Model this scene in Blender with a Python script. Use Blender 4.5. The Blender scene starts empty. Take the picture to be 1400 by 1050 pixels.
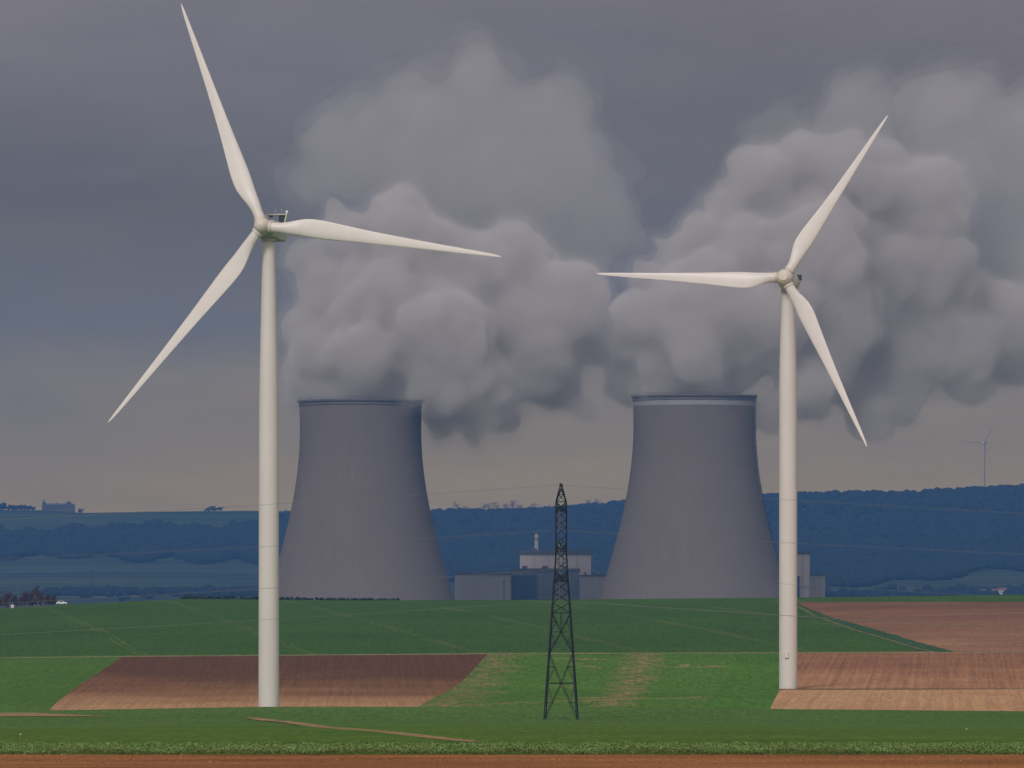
import bpy, bmesh, math, random
import numpy as np
from mathutils import Vector, Matrix, noise as mnoise

random.seed(11)
rng = np.random.default_rng(11)
R = math.radians
scene = bpy.context.scene
col = scene.collection

# ------------------------------------------------------------------ frame
F = 7331.0          # focal length in pixels of the 1400 px wide photograph
HY = 800.0          # row of the level horizon
CZ = 50.0           # height of the lens


def at(px, py, D):
    return Vector(((px - 700.0) / F * D, D, CZ + (HY - py) / F * D))


# ------------------------------------------------------------------ helpers
def tag(o, label=None, cat=None, group=None, kind=None):
    if label: o['label'] = label
    if cat: o['category'] = cat
    if group: o['group'] = group
    if kind: o['kind'] = kind
    return o


def empty(name, loc, rz=0.0):
    o = bpy.data.objects.new(name, None)
    o.empty_display_size = 1.0
    o.location = loc
    o.rotation_euler = (0, 0, rz)
    col.objects.link(o)
    return o


class MB:
    """collects faces; build() links them as ONE mesh object"""
    def __init__(self):
        self.v = []
        self.f = []

    def add(self, verts, faces):
        b = len(self.v)
        self.v += [tuple(p) for p in verts]
        self.f += [tuple(b + i for i in fc) for fc in faces]

    def box(self, c, s, rz=0.0, taper=1.0):
        hx, hy, hz = s[0] / 2, s[1] / 2, s[2] / 2
        cs, sn = math.cos(rz), math.sin(rz)
        vs = []
        for z, k in ((-hz, 1.0), (hz, taper)):
            for x, y in ((-hx, -hy), (hx, -hy), (hx, hy), (-hx, hy)):
                X, Y = x * k, y * k
                vs.append((c[0] + X * cs - Y * sn, c[1] + X * sn + Y * cs, c[2] + z))
        self.add(vs, [(3, 2, 1, 0), (4, 5, 6, 7), (0, 1, 5, 4), (1, 2, 6, 5), (2, 3, 7, 6), (3, 0, 4, 7)])

    def bar(self, p, q, w, n=4, w2=None):
        p, q = Vector(p), Vector(q)
        d = q - p
        if d.length < 1e-6: return
        d.normalize()
        up = Vector((0, 0, 1)) if abs(d.z) < 0.9 else Vector((1, 0, 0))
        a = d.cross(up).normalized()
        b = d.cross(a).normalized()
        w2 = w if w2 is None else w2
        vs = []
        for c, r in ((p, w / 2), (q, w2 / 2)):
            for i in range(n):
                t = 2 * math.pi * (i + 0.5) / n
                vs.append(c + a * (math.cos(t) * r * 1.2) + b * (math.sin(t) * r * 1.2))
        fs = [(i, (i + 1) % n, n + (i + 1) % n, n + i) for i in range(n)]
        fs += [tuple(range(n - 1, -1, -1)), tuple(range(n, 2 * n))]
        self.add(vs, fs)

    def tube(self, pts, r, n=6):
        pts = [Vector(p) for p in pts]
        vs = []
        for i, p in enumerate(pts):
            d = (pts[min(i + 1, len(pts) - 1)] - pts[max(i - 1, 0)]).normalized()
            up = Vector((0, 0, 1)) if abs(d.z) < 0.9 else Vector((1, 0, 0))
            a = d.cross(up).normalized()
            b = d.cross(a).normalized()
            rr = r[i] if isinstance(r, (list, tuple)) else r
            for k in range(n):
                t = 2 * math.pi * k / n
                vs.append(p + a * (math.cos(t) * rr) + b * (math.sin(t) * rr))
        fs = []
        for i in range(len(pts) - 1):
            for k in range(n):
                fs.append((i * n + k, i * n + (k + 1) % n, (i + 1) * n + (k + 1) % n, (i + 1) * n + k))
        m = (len(pts) - 1) * n
        fs += [tuple(range(n - 1, -1, -1)), tuple(range(m, m + n))]
        self.add(vs, fs)

    def lathe(self, prof, n=48, axis='z', caps=True):
        """prof: (radius, height) list"""
        vs = []
        for r, h in prof:
            for k in range(n):
                t = 2 * math.pi * k / n
                x, y = r * math.cos(t), r * math.sin(t)
                vs.append((x, y, h) if axis == 'z' else ((x, h, y) if axis == 'y' else (h, x, y)))
        fs = []
        for i in range(len(prof) - 1):
            for k in range(n):
                fs.append((i * n + k, i * n + (k + 1) % n, (i + 1) * n + (k + 1) % n, (i + 1) * n + k))
        if caps:
            m = (len(prof) - 1) * n
            fs += [tuple(range(n - 1, -1, -1)), tuple(range(m, m + n))]
        self.add(vs, fs)

    def build(self, name, m, parent=None, smooth=False, angle=None):
        me = bpy.data.meshes.new(name)
        me.from_pydata(self.v, [], self.f)
        bm = bmesh.new(); bm.from_mesh(me)
        bmesh.ops.recalc_face_normals(bm, faces=bm.faces)
        bm.to_mesh(me); bm.free()
        me.materials.append(m)
        if smooth:
            me.polygons.foreach_set('use_smooth', [True] * len(me.polygons))
            if angle: me.set_sharp_from_angle(angle=R(angle))
        o = bpy.data.objects.new(name, me)
        col.objects.link(o)
        o.parent = parent
        return o


def np_mesh(name, verts, tris, m, parent=None, smooth=False):
    me = bpy.data.meshes.new(name)
    nv, nf, k = len(verts), len(tris), tris.shape[1]
    me.vertices.add(nv)
    me.vertices.foreach_set('co', np.asarray(verts, np.float32).ravel())
    me.loops.add(nf * k)
    me.loops.foreach_set('vertex_index', np.asarray(tris, np.int32).ravel())
    me.polygons.add(nf)
    me.polygons.foreach_set('loop_start', np.arange(0, nf * k, k, dtype=np.int32))
    me.update(calc_edges=True)
    me.validate()
    me.materials.append(m)
    if smooth: me.polygons.foreach_set('use_smooth', [True] * nf)
    o = bpy.data.objects.new(name, me)
    col.objects.link(o)
    o.parent = parent
    return o


# ------------------------------------------------------------------ materials
class NT:
    def __init__(self, tree):
        self.t = tree
        self.n = tree.nodes
        self.l = tree.links

    def new(self, typ, **kw):
        nd = self.n.new(typ)
        for k, v in kw.items():
            setattr(nd, k, v)
        return nd

    def link(self, a, b): self.l.new(a, b)

    def val(self, sock, v):
        if isinstance(v, bpy.types.NodeSocket): self.l.new(v, sock)
        else: sock.default_value = v

    def math(self, op, a, b=0.0, c=None, clamp=False):
        nd = self.new('ShaderNodeMath', operation=op, use_clamp=clamp)
        self.val(nd.inputs[0], a); self.val(nd.inputs[1], b)
        if c is not None: self.val(nd.inputs[2], c)
        return nd.outputs[0]

    def mix(self, fac, a, b, blend='MIX'):
        nd = self.new('ShaderNodeMix', data_type='RGBA', blend_type=blend)
        self.val(nd.inputs[0], fac)
        for s, v in ((nd.inputs[6], a), (nd.inputs[7], b)):
            if isinstance(v, bpy.types.NodeSocket): self.l.new(v, s)
            else: s.default_value = (v[0], v[1], v[2], 1.0)
        return nd.outputs[2]

    def ramp(self, fac, stops, interp='LINEAR'):
        nd = self.new('ShaderNodeValToRGB')
        cr = nd.color_ramp
        cr.interpolation = interp
        while len(cr.elements) < len(stops): cr.elements.new(0.5)
        for e, (p, c) in zip(cr.elements, stops):
            e.position = p
            e.color = (c[0], c[1], c[2], 1.0) if isinstance(c, (tuple, list)) else (c, c, c, 1.0)
        self.val(nd.inputs[0], fac)
        return nd.outputs[0]

    def noise(self, vec, scale=1.0, detail=4.0, rough=0.5, mapscale=None, rot=0.0, dist=0.0, loc=None):
        if mapscale is not None or rot or loc:
            mp = self.new('ShaderNodeMapping')
            if mapscale is not None: mp.inputs['Scale'].default_value = mapscale
            mp.inputs['Rotation'].default_value = (0, 0, rot)
            if loc: mp.inputs['Location'].default_value = loc
            self.link(vec, mp.inputs[0]); vec = mp.outputs[0]
        nd = self.new('ShaderNodeTexNoise')
        nd.inputs['Scale'].default_value = scale
        nd.inputs['Detail'].default_value = detail
        nd.inputs['Roughness'].default_value = rough
        nd.inputs['Distortion'].default_value = dist
        self.link(vec, nd.inputs['Vector'])
        return nd.outputs[0]


def new_mat(name, rough=0.8, spec=0.3):
    m = bpy.data.materials.new(name)
    m.use_nodes = True
    T = NT(m.node_tree)
    b = m.node_tree.nodes['Principled BSDF']
    b.inputs['Roughness'].default_value = rough
    b.inputs['Specular IOR Level'].default_value = spec
    T.b = b
    T.obj = T.new('ShaderNodeTexCoord').outputs['Object']
    return m, T


def mat2(name, c1, c2, scale=1.0, detail=5.0, rough=0.7, spec=0.3, metal=0.0, mapscale=None, bump=0.0, bscale=None, lo=0.3, hi=0.7):
    m, T = new_mat(name, rough, spec)
    T.b.inputs['Metallic'].default_value = metal
    n = T.noise(T.obj, scale, detail, 0.6, mapscale=mapscale)
    T.link(T.ramp(n, [(lo, c1), (hi, c2)]), T.b.inputs['Base Color'])
    if bump:
        bp = T.new('ShaderNodeBump')
        bp.inputs['Strength'].default_value = bump
        n2 = T.noise(T.obj, bscale or scale, detail, 0.6, mapscale=mapscale)
        T.link(n2, bp.inputs['Height'])
        T.link(bp.outputs[0], T.b.inputs['Normal'])
    return m


M = {}
M['turbine_white'] = mat2('turbine_white', (.66, .605, .585), (.71, .655, .635), 0.25, 5, 0.42, 0.4, mapscale=(1, 1, .25))
M['blade_white'] = mat2('blade_white', (.71, .65, .63), (.76, .705, .685), 0.35, 5, 0.38, 0.4)
M['hub_cream'] = mat2('hub_cream', (.64, .57, .49), (.72, .65, .57), 0.6, 5, 0.45, 0.4)
M['nacelle_grey'] = mat2('nacelle_grey', (.44, .45, .38), (.54, .54, .47), 0.7, 5, 0.5, 0.35)
M['nacelle_pale'] = mat2('nacelle_pale', (.62, .62, .54), (.70, .70, .62), 0.7, 5, 0.45, 0.35)
M['radiator_dark'] = mat2('radiator_dark', (.010, .012, .022), (.02, .024, .04), 3, 3, 0.4, 0.4)
M['far_white_shaded'] = mat2('far_white_shaded', (.20, .19, .18), (.25, .24, .23), .2, 3, .6)  # white turbine paint darkened: the cloud shadow is put into the colour
M['flange_grey'] = mat2('flange_grey', (.38, .36, .33), (.48, .45, .42), 2, 3, 0.5, 0.3)
M['green_stripe'] = mat2('green_stripe', (.22, .36, .07), (.30, .44, .11), 2, 3, 0.5, 0.3)
M['beacon_white'] = mat2('beacon_white', (.85, .85, .85), (.9, .9, .9), 2, 2, 0.15, 0.6)
M['pylon_steel'] = mat2('pylon_steel', (.006, .010, .015), (.014, .018, .024), 1.5, 4, 0.6, 0.3, metal=0.2)
M['conductor'] = mat2('conductor', (.13, .128, .125), (.18, .175, .17), 1.0, 2, 0.5, 0.4)
M['insulator'] = mat2('insulator', (.10, .08, .075), (.18, .15, .14), 3, 2, 0.3, 0.5)
M['insulator_pale'] = mat2('insulator_pale', (.45, .45, .44), (.55, .55, .54), 3, 2, 0.3, 0.5)
M['asphalt'] = mat2('asphalt', (.16, .15, .12), (.22, .2, .16), 0.4, 4, 0.9, 0.2)
M['glass_dark'] = mat2('glass_dark', (.02, .025, .03), (.03, .035, .04), 1, 2, 0.1, 0.6)
M['car_white'] = mat2('car_white', (.75, .75, .74), (.82, .82, .81), 1, 2, 0.25, 0.5)
M['rubber'] = mat2('rubber', (.015, .015, .015), (.03, .03, .03), 3, 2, 0.8, 0.2)


# ------------------------------------------------------------------ terrain profile
def pw(x, xs, ys):
    return np.interp(x, xs, ys)


def pchip(xs, ys, x):
    """monotone cubic through (xs[i], ys[i]); ys may be arrays (n_ctrl, m) and x (m,)"""
    xs = np.asarray(xs, float)
    h = np.diff(xs)
    d = np.diff(ys, axis=0) / h[:, None]
    m = np.zeros_like(ys)
    m[0], m[-1] = d[0], d[-1]
    a, b = d[:-1], d[1:]
    w1 = (2 * h[1:] + h[:-1])[:, None]
    w2 = (h[1:] + 2 * h[:-1])[:, None]
    with np.errstate(divide='ignore', invalid='ignore'):
        mm = (w1 + w2) / (w1 / a + w2 / b)
    m[1:-1] = np.where(a * b > 0, mm, 0.0)
    i = np.clip(np.searchsorted(xs, x) - 1, 0, len(xs) - 2)
    j = np.arange(len(x))
    t = (x - xs[i]) / h[i]
    y0, y1, m0, m1 = ys[i, j], ys[i + 1, j], m[i, j], m[i + 1, j]
    return ((1 + 2 * t) * (1 - t) ** 2 * y0 + t * (1 - t) ** 2 * h[i] * m0
            + t * t * (3 - 2 * t) * y1 + t * t * (t - 1) * h[i] * m1)


def ridge_row(px):
    return pw(px, [-400, 0, 60, 110, 250, 350, 500, 590, 700, 850, 1050, 1150, 1250, 1400, 1600],
              [690, 695, 696, 699, 700, 699, 699, 705, 704, 693, 683, 680, 678, 671, 668])


def ground_rel(x, D):
    """height of the land relative to the lens, arrays"""
    x = np.asarray(x, float); D = np.asarray(D, float)
    Dc = np.maximum(D, 40.0)
    px = np.clip(700 + F * x / Dc, -500, 1900)

    def zr(row, d): return -(row - HY) * d / F
    one = np.ones_like(px)
    c1 = pw(px, [-200, 0, 360, 900, 1060, 1400, 1600], [976, 972, 966, 966, 969, 972, 974])
    c0 = c1 + 17
    mid = pw(px, [0, 163, 700, 1100, 1400], [900, 898, 894, 893, 892])
    cr = pw(px, [-200, 0, 84, 250, 480, 760, 900, 1100, 1400, 1600], [842, 832, 827, 819, 821, 820, 818.5, 817, 813, 811])
    rr = ridge_row(px)
    k = (800 - rr) / 100.0
    xs = [-400, 0, 60, 167, 180, 215, 260, 400, 560, 660, 733, 820, 900, 1000, 1070, 1140, 1279, 1500, 1700, 1900, 2090, 2250, 2600, 3000, 3300, 5000, 5800, 6300, 7000, 7600, 8200, 8600, 9300, 11500]
    zs = [-2.2 * one, -1.7 * one, -3.0 * one, -5.45 * one, -5.75 * one, -6.55 * one, -7.57 * one, -10.75 * one, zr(c0 + 6, 560), zr(c0 + 2.5, 660), zr(c0, 733), zr(c1, 820), zr(c1, 820) - 6.3, -30.5 * one, -29.0 * one,
          zr(c1 - 2, 1140), zr(942 * one, 1279), zr(mid, 1500), zr(mid * .52 + cr * .48, 1700), zr(mid * .19 + cr * .81, 1900), zr(cr, 2090), zr(cr, 2090) - 2.5, -22 * one, -42 * one, -46 * one,
          -45 * one, -25 * one, -9 * k ** 0 * one, 11 * k, 36 * k, 80 * k, zr(rr, 8600), zr(rr, 8600) - 14, -10 * one]
    ys = np.stack(zs)
    return pchip(xs, ys, D)


_gz_cache = {}


def hill_noise(x, D):
    if D < 5200: return 0.0
    return mnoise.fractal(Vector((x * .0035, D * .0035, 3.1)), 0.8, 2.0, 4) * 3.0 * min((D - 5200) / 900, 1.0)


def gz(x, D):
    return CZ + float(ground_rel(np.array([x]), np.array([D]))[0]) + hill_noise(x, D)


def on_ground(px, D):
    x = (px - 700) / F * D
    return Vector((x, D, gz(x, D)))


def hit(px, row, d0, d1):
    """plan point (x, D) where the sight line meets the land between d0 and d1"""
    D = np.linspace(d0, d1, 600)
    x = (px - 700) / F * D
    z = ground_rel(x, D)
    rows = HY - z / D * F
    i = int(np.argmin(np.abs(rows - row)))
    return (float(x[i]), float(D[i]))


def w_half(D): return 60 + 0.135 * np.abs(D)


us = np.concatenate([-np.array([3.5, 2.2, 1.5, 1.2]), np.linspace(-1, 1, 131), np.array([1.2, 1.5, 2.2, 3.5])])


def terrain_grid(dlist, dz=0.0, name='g', m=None, umax=None):
    uu = us if umax is None else us[np.abs(us) <= umax]
    Dg, Ug = np.meshgrid(np.asarray(dlist, float), uu, indexing='ij')
    Xg = Ug * w_half(Dg)
    Z = ground_rel(Xg.ravel(), Dg.ravel())
    V = np.stack([Xg.ravel(), Dg.ravel(), Z + CZ + dz], 1)
    nr, nc = Dg.shape
    idx = np.arange(nr * nc).reshape(nr, nc)
    Q = np.stack([idx[:-1, :-1].ravel(), idx[:-1, 1:].ravel(), idx[1:, 1:].ravel(), idx[1:, :-1].ravel()], 1)
    return V, Q


def drange(*segs):
    out = []
    for a, b, s in segs:
        out += list(np.arange(a, b, s))
    return out + [segs[-1][1]]


def field(name, m, poly, d0, d1, step, dz, label=None, umax=1.5):
    """a piece of the land cut out along the convex polygon poly [(x, D)...]"""
    V, Q = terrain_grid(drange((d0, d1, step)), dz, umax=umax)
    bm = bmesh.new()
    vs = [bm.verts.new(p) for p in V]
    for q in Q: bm.faces.new([vs[i] for i in q])
    if poly:
        cx = sum(p[0] for p in poly) / len(poly); cy = sum(p[1] for p in poly) / len(poly)
        for (ax, ay), (bx, by) in zip(poly, poly[1:] + poly[:1]):
            nx, ny = by - ay, -(bx - ax)
            if (cx - ax) * nx + (cy - ay) * ny > 0: nx, ny = -nx, -ny
            g = bm.verts[:] + bm.edges[:] + bm.faces[:]
            bmesh.ops.bisect_plane(bm, geom=g, plane_co=(ax, ay, 0), plane_no=(nx, ny, 0), clear_outer=True)
    bmesh.ops.recalc_face_normals(bm, faces=bm.faces)
    me = bpy.data.meshes.new(name)
    bm.to_mesh(me); bm.free()
    me.materials.append(m)
    me.polygons.foreach_set('use_smooth', [True] * len(me.polygons))
    o = bpy.data.objects.new(name, me)
    col.objects.link(o)
    tag(o, label, None, None, 'structure')
    return o


# ------------------------------------------------------------------ field materials
GAIN = 1.45


def up(c): return tuple(min(v * GAIN, .6) for v in c)


def grain(T, c, g, amt):
    n = T.noise(T.obj, 1.0, 4, .75, mapscale=g)
    f = T.ramp(n, [(.30, 1 - amt), (.70, 1 + amt)])
    return T.mix(1.0, c, f, 'MULTIPLY')


def soil_mat(name, dark, mid, light, furrow=0.0, ang=0.0, fscale=1.0, patch=0.02, grad=None, clod=1.2, fstretch=.006, g=(1.3, .14, 1), ga=.28):
    dark, mid, light = up(dark), up(mid), up(light)
    m, T = new_mat(name, 0.95, 0.1)
    big = T.noise(T.obj, patch, 5, 0.6)
    fine = T.noise(T.obj, clod, 6, 0.7)
    s = T.math('MULTIPLY_ADD', big, 0.7, T.math('MULTIPLY', fine, 0.3))
    if grad:        # drier and paler soil lies nearer to (y0) than at (y1)
        sep = T.new('ShaderNodeSeparateXYZ'); T.link(T.obj, sep.inputs[0])
        y = T.math('MULTIPLY_ADD', big, grad[3], sep.outputs[1])
        mr = T.new('ShaderNodeMapRange'); T.link(y, mr.inputs[0])
        mr.inputs[1].default_value, mr.inputs[2].default_value = grad[0], grad[1]
        mr.inputs[3].default_value, mr.inputs[4].default_value = grad[2], -grad[2]
        s = T.math('ADD', s, mr.outputs[0])
    c = T.ramp(s, [(.28, dark), (.5, mid), (.72, light)])
    if furrow:
        sp = T.new('ShaderNodeSeparateXYZ'); T.link(T.obj, sp.inputs[0])
        cb = T.new('ShaderNodeCombineXYZ')
        T.link(T.math('MULTIPLY', T.math('SUBTRACT', sp.outputs[0], T.math('MULTIPLY', sp.outputs[1], ang)), fscale), cb.inputs[0])
        T.link(T.math('MULTIPLY', sp.outputs[1], fscale * fstretch), cb.inputs[1])
        st = T.noise(cb.outputs[0], 1.0, 5, 0.7)
        f = T.ramp(st, [(.35, 1 - furrow), (.62, 1 + furrow * .4)])
        c = T.mix(1.0, c, f, 'MULTIPLY')
    c = grain(T, c, g, ga)
    T.link(c, T.b.inputs['Base Color'])
    bp = T.new('ShaderNodeBump'); bp.inputs['Strength'].default_value = 0.6; bp.inputs['Distance'].default_value = 0.3
    T.link(fine, bp.inputs['Height']); T.link(bp.outputs[0], T.b.inputs['Normal'])
    return m


def grass_mat(name, dark, mid, light, dry=None, dry_amt=0.0, dry_scale=(.02, .05, 1), tram=None, fine_scale=.9, patch=.012, streaks=None, g=(1.0, .07, 1), ga=.36):
    dark, mid, light = up(dark), up(mid), up(light)
    if dry: dry = up(dry)
    m, T = new_mat(name, 0.9, 0.15)
    big = T.noise(T.obj, patch, 5, 0.6)
    fine = T.noise(T.obj, fine_scale, 6, 0.75)
    s = T.math('MULTIPLY_ADD', big, 0.6, T.math('MULTIPLY', fine, 0.4))
    c = T.ramp(s, [(.3, dark), (.5, mid), (.7, light)])
    if dry:
        n = T.noise(T.obj, 1.0, 6, 0.62, mapscale=dry_scale, dist=.3)
        k = T.ramp(n, [(.60 - dry_amt, 0.0), (.70 - dry_amt, 1.0)])
        c = T.mix(T.math('MULTIPLY', k, .85), c, dry)
    sep = T.new('ShaderNodeSeparateXYZ'); T.link(T.obj, sep.inputs[0])
    if streaks:     # worn diagonal wheelings: (x0, D0, dx/dD, halfwidth, strength, colour)
        wob = T.noise(T.obj, .03, 5, .7)
        for (x0, D0, k, hw, st, cc) in streaks:
            u = T.math('SUBTRACT', sep.outputs[0], T.math('MULTIPLY_ADD', T.math('SUBTRACT', sep.outputs[1], D0), k, x0))
            u = T.math('MULTIPLY_ADD', T.math('SUBTRACT', wob, .5), hw * 3.2, u)
            a = T.math('SUBTRACT', 1.0, T.math('DIVIDE', T.math('ABSOLUTE', u), hw), clamp=True)
            fin = T.noise(T.obj, 1.0, 6, .7, mapscale=(.35, .1, 1))
            a = T.math('MULTIPLY', T.math('POWER', a, .6), T.ramp(fin, [(.38, 0.0), (.6, 1.0)]))
            c = T.mix(T.math('MULTIPLY', a, st), c, up(cc))
    if tram:        # wheelings: pairs of bare lines (k = dx/dD, origin, spacing, gap, width, colour, strength)
        k, x0, D0, sp, gap, wd, cc, st = tram
        u = T.math('SUBTRACT', sep.outputs[0], T.math('MULTIPLY_ADD', T.math('SUBTRACT', sep.outputs[1], D0), k, x0))
        wob = T.noise(T.obj, .006, 2, .5)
        u = T.math('MULTIPLY_ADD', T.math('SUBTRACT', wob, .5), 5.0, u)
        u = T.math('MULTIPLY', T.math('SUBTRACT', T.math('FRACT', T.math('DIVIDE', u, sp)), .5), sp)
        d = T.math('ABSOLUTE', T.math('SUBTRACT', T.math('ABSOLUTE', u), gap / 2))
        a = T.math('SUBTRACT', 1.0, T.math('DIVIDE', d, wd), clamp=True)
        br = T.noise(T.obj, .02, 4, .6)
        a = T.math('MULTIPLY', a, T.ramp(br, [(.35, 0.0), (.62, 1.0)]))
        c = T.mix(T.math('MULTIPLY', a, st), c, up(cc))
    c = grain(T, c, g, ga)
    T.link(c, T.b.inputs['Base Color'])
    bp = T.new('ShaderNodeBump'); bp.inputs['Strength'].default_value = 0.5; bp.inputs['Distance'].default_value = 0.2
    T.link(fine, bp.inputs['Height']); T.link(bp.outputs[0], T.b.inputs['Normal'])
    return m


DRY = (.30, .19, .085)
M['near_soil'] = soil_mat('near_soil', (.19, .074, .026), (.31, .130, .050), (.40, .180, .075), furrow=.45, ang=0.0, fscale=.05, fstretch=26.0, patch=.12, clod=7.0, g=(9, .9, 1), ga=.4)
M['crop'] = grass_mat('crop', (.042, .090, .008), (.060, .118, .012), (.086, .148, .020), g=(2.2, .12, 1), ga=.42, fine_scale=2.5, patch=.03)
M['wheat_near'] = grass_mat('wheat_near', (.048, .098, .014), (.060, .120, .018), (.078, .140, .026), g=(1.8, .09, 1), ga=.4, dry=DRY, dry_amt=-.09, dry_scale=(.03, .02, 1), fine_scale=1.6)
M['wheat_far'] = grass_mat('wheat_far', (.024, .060, .002), (.032, .079, .003), (.044, .095, .006), tram=(-.142, -134, 1890, 47.0, 2.1, .50, (.16, .145, .055), .9), fine_scale=.7)
M['green_left'] = grass_mat('green_left', (.043, .096, .005), (.056, .120, .007), (.074, .142, .012), tram=(.2, -150, 1400, 70.0, 2.0, .4, (.14, .15, .05), .7))
M['patchy'] = grass_mat('patchy', (.042, .100, .003), (.056, .130, .005), (.080, .152, .012), dry=DRY, dry_amt=-.005, dry_scale=(.075, .022, 1), fine_scale=1.2,
                        streaks=[(-9.5, 1300, .027, 8.5, .85, (.19, .14, .055)), (28.2, 1300, .048, 6.0, .95, (.22, .15, .065)), (10, 1165, .9, 9, .7, (.22, .14, .065))])
M['green_mid'] = grass_mat('green_mid', (.038, .096, .003), (.051, .126, .004), (.070, .150, .008), dry=DRY, dry_amt=-.05, dry_scale=(.05, .010, 1), fine_scale=1.2)
M['plough_left'] = soil_mat('plough_left', (.102, .044, .019), (.190, .092, .040), (.38, .215, .105), furrow=.20, ang=-.03, fscale=1.1, patch=.016, grad=(1130, 1490, .30, 110))
M['plough_right'] = soil_mat('plough_right', (.18, .078, .038), (.30, .143, .070), (.43, .23, .115), furrow=.30, ang=.082, fscale=.85, patch=.014, grad=(1279, 1500, .10, 60), fstretch=.004)
M['tan_soil'] = soil_mat('tan_soil', (.34, .175, .085), (.44, .235, .115), (.52, .29, .145), furrow=.2, ang=.082, fscale=.8, patch=.02)
M['plough_top'] = soil_mat('plough_top', (.14, .066, .036), (.215, .108, .057), (.32, .172, .092), furrow=.28, ang=2.2, fscale=.10, patch=.012, grad=(1550, 1950, .12, 110), fstretch=.02)
M['verge'] = grass_mat('verge', (.13, .125, .05), (.21, .18, .085), (.28, .23, .12), fine_scale=.5, patch=.05)
M['verge_dull'] = grass_mat('verge_dull', (.09, .095, .04), (.13, .125, .055), (.17, .15, .075), fine_scale=.5, patch=.05)
M['dirt_track'] = soil_mat('dirt_track', (.15, .12, .05), (.24, .165, .08), (.30, .20, .11), patch=.08)
M['dark_grass'] = grass_mat('dark_grass', (.022, .055, .015), (.030, .070, .020), (.042, .085, .028))
M['ground'] = grass_mat('ground', (.035, .060, .026), (.050, .075, .034), (.065, .090, .042), dry=(.12, .10, .06), dry_amt=.02, dry_scale=(.004, .003, 1))
# hillside: meadows, ploughland and scrub in patches
m, T = new_mat('hill_land', 0.95, 0.1)
n1 = T.noise(T.obj, 1.0, 5, .55, mapscale=(.0028, .0009, 1), dist=.4)
n2 = T.noise(T.obj, .01, 5, .6)
c = T.ramp(n1, [(.36, (.018, .032, .030)), (.47, (.030, .052, .032)), (.55, (.065, .100, .042)), (.66, (.13, .125, .07))])
c = T.mix(T.math('MULTIPLY', n2, .5), c, (.03, .04, .03))
T.link(c, T.b.inputs['Base Color'])
M['hill_land'] = m

# ------------------------------------------------------------------ the land
V, Q = terrain_grid(drange((-400, 160, 20), (160, 760, 20), (760, 1150, 6), (1150, 2000, 20), (2000, 2320, 6), (2320, 5200, 60)), -0.35)
o = np_mesh('ground', V, Q, M['ground'], smooth=True); tag(o, kind='structure')
V, Q = terrain_grid(drange((5200, 11400, 60)), -0.35)
# small undulations of the slope
V[:, 2] += np.array([hill_noise(float(p[0]), float(p[1])) for p in V])
o = np_mesh('hills', V, Q, M['hill_land'], smooth=True); tag(o, kind='structure')

# near field of bare soil, then the leafy crop
field('soil_field', M['near_soil'], None, -40, 182, 3, 0.05)
pA, pB = (-110.0, 800.0), (60.0, 470.0)
field('crop_field', M['crop'], [(-170, 181), (170, 181), (260, 440), (60, 475), (-95, 780), (-300, 770)], 180, 812, 8, 0.0)
field('wheat_field', M['wheat_near'], None, 400, 1010, 6, -0.06)
# strip of brown soil that shows at the left edge of the nearest rise
a, b = hit(-60, 979, 640, 815), hit(-60, 974.5, 640, 815)
field('soil_strip', M['dirt_track'], [hit(-120, 980, 600, 815), hit(-120, 974, 600, 815), hit(45, 974.5, 600, 815), hit(150, 979.5, 600, 815)], 600, 815, 5, .02)
# dirt path wandering through the near crop
MBp = MB()
path_pts = [(340, 981, 1.2), (365, 984, 1.8), (400, 988, 1.6), (440, 994, 1.2), (480, 997, 1.3), (530, 1001, 1.1), (580, 1007, 1.0), (630, 1012.5, .8), (650, 1015, .35)]
L, Rr = [], []
for (px, py, w) in path_pts:
    x, D = hit(px, py, 190, 800)
    L.append((x, D)); Rr.append(w)


def ribbon(name, m, pts, widths, dz, sub=8):
    mb = MB(); vs = []
    P = []
    for i in range(len(pts) - 1):
        for s in range(sub):
            t = s / sub
            P.append((pts[i][0] * (1 - t) + pts[i + 1][0] * t, pts[i][1] * (1 - t) + pts[i + 1][1] * t, widths[i] * (1 - t) + widths[i + 1] * t))
    P.append((pts[-1][0], pts[-1][1], widths[-1]))
    for i, (x, y, w) in enumerate(P):
        q0, q1 = P[max(i - 1, 0)], P[min(i + 1, len(P) - 1)]
        d = Vector((q1[0] - q0[0], q1[1] - q0[1], 0)).normalized()
        nrm = Vector((-d.y, d.x, 0))
        wob = 1 + .35 * mnoise.noise(Vector((x * .11, y * .11, 2)))
        for s in (-1, 1):
            p = Vector((x, y, 0)) + nrm * (s * w * wob)
            vs.append((p.x, p.y, gz(p.x, p.y) + dz))
    mb.add(vs, [(2 * i, 2 * i + 1, 2 * i + 3, 2 * i + 2) for i in range(len(P) - 1)])
    o = mb.build(name, m)
    return tag(o, kind='structure')


ribbon('path', M['dirt_track'], L, [w * .7 for w in Rr], 0.02)
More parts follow.
